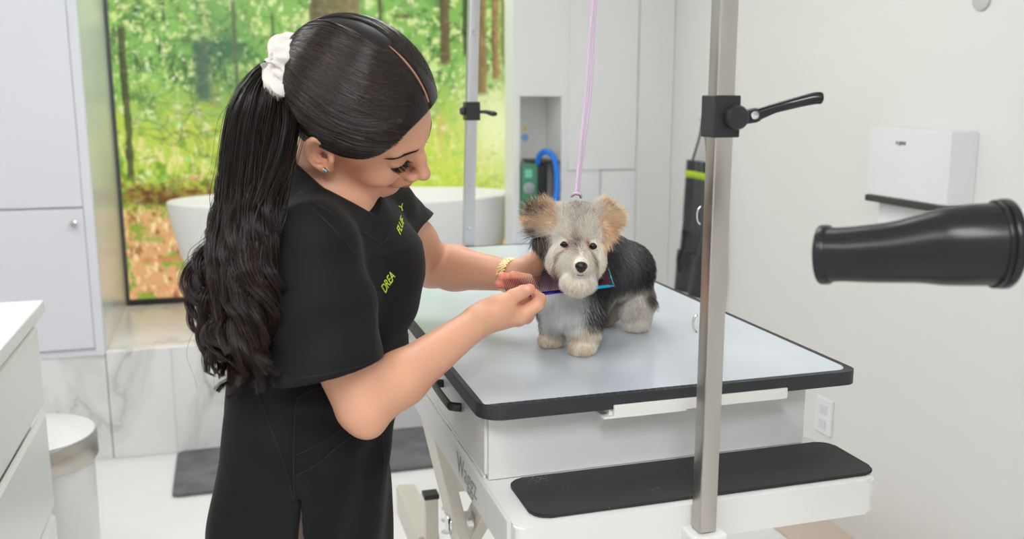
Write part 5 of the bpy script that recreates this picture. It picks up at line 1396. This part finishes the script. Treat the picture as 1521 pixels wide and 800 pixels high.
# ---- face parts
m_eye = mat('dark_brown_eye', (.010,.005,.004), .12, spec=.5)
for sx in (1, -1):
    c_ = from_d((sx*.0215, .0295, .006)); b = bmesh.new(); bmesh.ops.create_icosphere(b, subdivisions=4, radius=(.0052 if sx < 0 else .0046), matrix=Matrix.Translation(Vector(c_))); obj('eye', b, m_eye, dog, True)
    rim_ = [from_d((sx*.0215+.0052*math.cos(a), .0330-.0012*abs(math.cos(a)), .006+(.0034 if sx < 0 else .0022)*math.sin(a))) for a in np.linspace(0, 2*PI, 25)]
    obj('eyelid', tube_bm(rim_, .0010, 8, caps=False), mat('dog_lid', (.03,.022,.02), .5) if sx == 1 else MATS['dog_lid'], dog, True)
def nosef(P):
    q = to_d(P.astype(np.float32)); a = np.abs(q[:, 0]+.005); m = np.stack([a, q[:, 1], q[:, 2]], 1)
    d = s_ell(q, (-.005,.061,-.0165), (.0092,.0072,.0066)); d = smin(d, s_ell(q, (-.005,.061,-.0215), (.0055,.0060,.0052)), .004)
    d = smax(d, -s_ell(m, (.0048,.0680,-.0175), (.0020,.0030,.0022)), .0012); d = smax(d, -s_cap(q, (-.005,.0685,-.018), (-.005,.0675,-.027), .0006, .0006), .001); return d
nc = from_d((-.005,.061,-.018)); nv_, nq_ = mesh_field(nosef, nc-.014, nc+.014, .0006)
m_nose = mat('dog_nose', (.014,.013,.014), .32); add_noise_bump(m_nose, 1500, .35, .0004); np_mesh('nose', nv_, nq_, m_nose, dog, True)
mo = [from_d((x_-.005, .060-.45*abs(x_), -.0315-8*x_*x_)) for x_ in np.linspace(-.005, .005, 9)]
obj('mouth_line', tube_bm(mo, .0005, 6), MATS['dog_lid'], dog, True)

# ------------------------------------------------------------------ comb in her right hand
ca, cb_ = W(760, 441, 1.3635), W(912, 423.5, 1.474)
t = thing('comb', 'blue and purple metal grooming comb held under the dog\'s chin', 'comb', (ca+cb_)/2)
cdir = nrm(cb_-ca); cl = np.linalg.norm(cb_-ca); cup = nrm(W(760,413,1.376)-W(760,441,1.3635)); cup = nrm(cup-cdir*(cup@cdir)); cn = np.cross(cdir, cup)
ca2 = ca - cdir*.012; cl2 = cl+.012
m_sp = mat('blue_purple_metal', (.1,.1,.7), .18, metal=1)
tcn = node(m_sp, 'ShaderNodeTexCoord'); sepn = node(m_sp, 'ShaderNodeSeparateXYZ'); link(m_sp, tcn.outputs['Generated'], sepn.inputs[0])
rpn = node(m_sp, 'ShaderNodeValToRGB'); rpn.color_ramp.elements[0].color = (.02,.25,.75,1); rpn.color_ramp.elements[1].color = (.03,.40,.60,1)
e_ = rpn.color_ramp.elements.new(.3); e_.color = (.03,.05,.45,1); e_ = rpn.color_ramp.elements.new(.55); e_.color = (.09,.03,.42,1); e_ = rpn.color_ramp.elements.new(.85); e_.color = (.03,.45,.75,1)
link(m_sp, sepn.outputs[0], rpn.inputs['Fac']); link(m_sp, rpn.outputs['Color'], bsdf(m_sp).inputs['Base Color'])
obj('spine', tube_bm([ca2 + cdir*cl2*u_ for u_ in np.linspace(0,1,12)], [.0014]+[.0028]*10+[.0024], 14, flat=(1.0,.6), twist_ref=Vector(cup)), m_sp, t, True)
m_te = mat('plum_metal', (.10,.035,.06), .35, metal=.8)
tm = []; k = 0; pos_ = -.006
while pos_ < cl-.002:
    r_ = .0006 if pos_ < cl*.5 else .00045; base = ca + cdir*pos_; h_ = .0285
    tm.append([base, base+cup*h_*.5, base+cup*h_*.9, base+cup*h_]); pos_ += .0031 if pos_ < cl*.55 else .0019
strands('teeth', tm, np.array([.0007,.00065,.0005,.0002]), m_te, t, None, 6)
obj('end_tooth', tube_bm([cb_-cdir*.001, cb_-cdir*.001+cup*.029], [.0013,.0009], 10), mat('teal_metal', (.05,.45,.5), .25, metal=1), t, True)

# ------------------------------------------------------------------ pink grooming loop
m_pink = mat('pink_cord', (.70,.56,.72), .55)
t = thing('grooming_loop', 'thin pink cord loop hanging down to the top of the dog\'s head', 'leash', W(880,-60,1.5))
k0 = W(856, 296, 1.434)
for off_, xs_ in ((0, [(884,-60),(881,0),(876,60),(869,150),(862,220),(857,270),(855,290)]), (1, [(889,-60),(885,0),(881,60),(879,110),(872,180),(862,250),(858,290)])):
    obj('cord', tube_bm(catmull([W(a[0], a[1], 1.445+.010*off_) for a in xs_], 8), .0027, 10, flat=(1, .6)), m_pink, t, True)
obj('knot', tube_bm(catmull([W(849,291,1.440), W(854,287,1.432), W(861,288,1.432), W(863,293,1.440)], 5), .0024, 10), m_pink, t, True)
lp = [dH + dr*.046*math.sin(a)*1.0 + du*(.030*math.cos(a)+.018) - df*(.022+.02*math.cos(a)) for a in np.linspace(-2.6, 2.6, 30)]
obj('neck_noose', tube_bm(catmull([k0, k0-UPV*.010]+[dH+du*.040-df*.004], 5), .0018, 10), m_pink, t, True)
# ------------------------------------------------------------------ camera, world, view
cd = bpy.data.cameras.new('camera'); cam = bpy.data.objects.new('camera', cd); COL.objects.link(cam)
cam.location = Vector(CAMP); cam.rotation_euler = (PI/2-PITCH, 0, -YAW)
cd.sensor_width = 36; cd.lens = F/1521*36; cd.clip_start = .05
cd.dof.use_dof = True; cd.dof.focus_distance = 1.42; cd.dof.aperture_fstop = 4.2
SC.camera = cam
w = bpy.data.worlds.new('world'); SC.world = w; w.use_nodes = True
w.node_tree.nodes['Background'].inputs['Color'].default_value = (.8,.85,.9,1); w.node_tree.nodes['Background'].inputs['Strength'].default_value = .5
SC.view_settings.view_transform = 'Standard'; SC.view_settings.look = 'None'; SC.view_settings.gamma = 1; SC.view_settings.use_curve_mapping = False
SC.view_settings.exposure = 0.0
SC.cycles.use_denoising = True
SC.cycles.max_bounces = 8; SC.cycles.diffuse_bounces = 5; SC.cycles.glossy_bounces = 4; SC.cycles.sample_clamp_indirect = 6
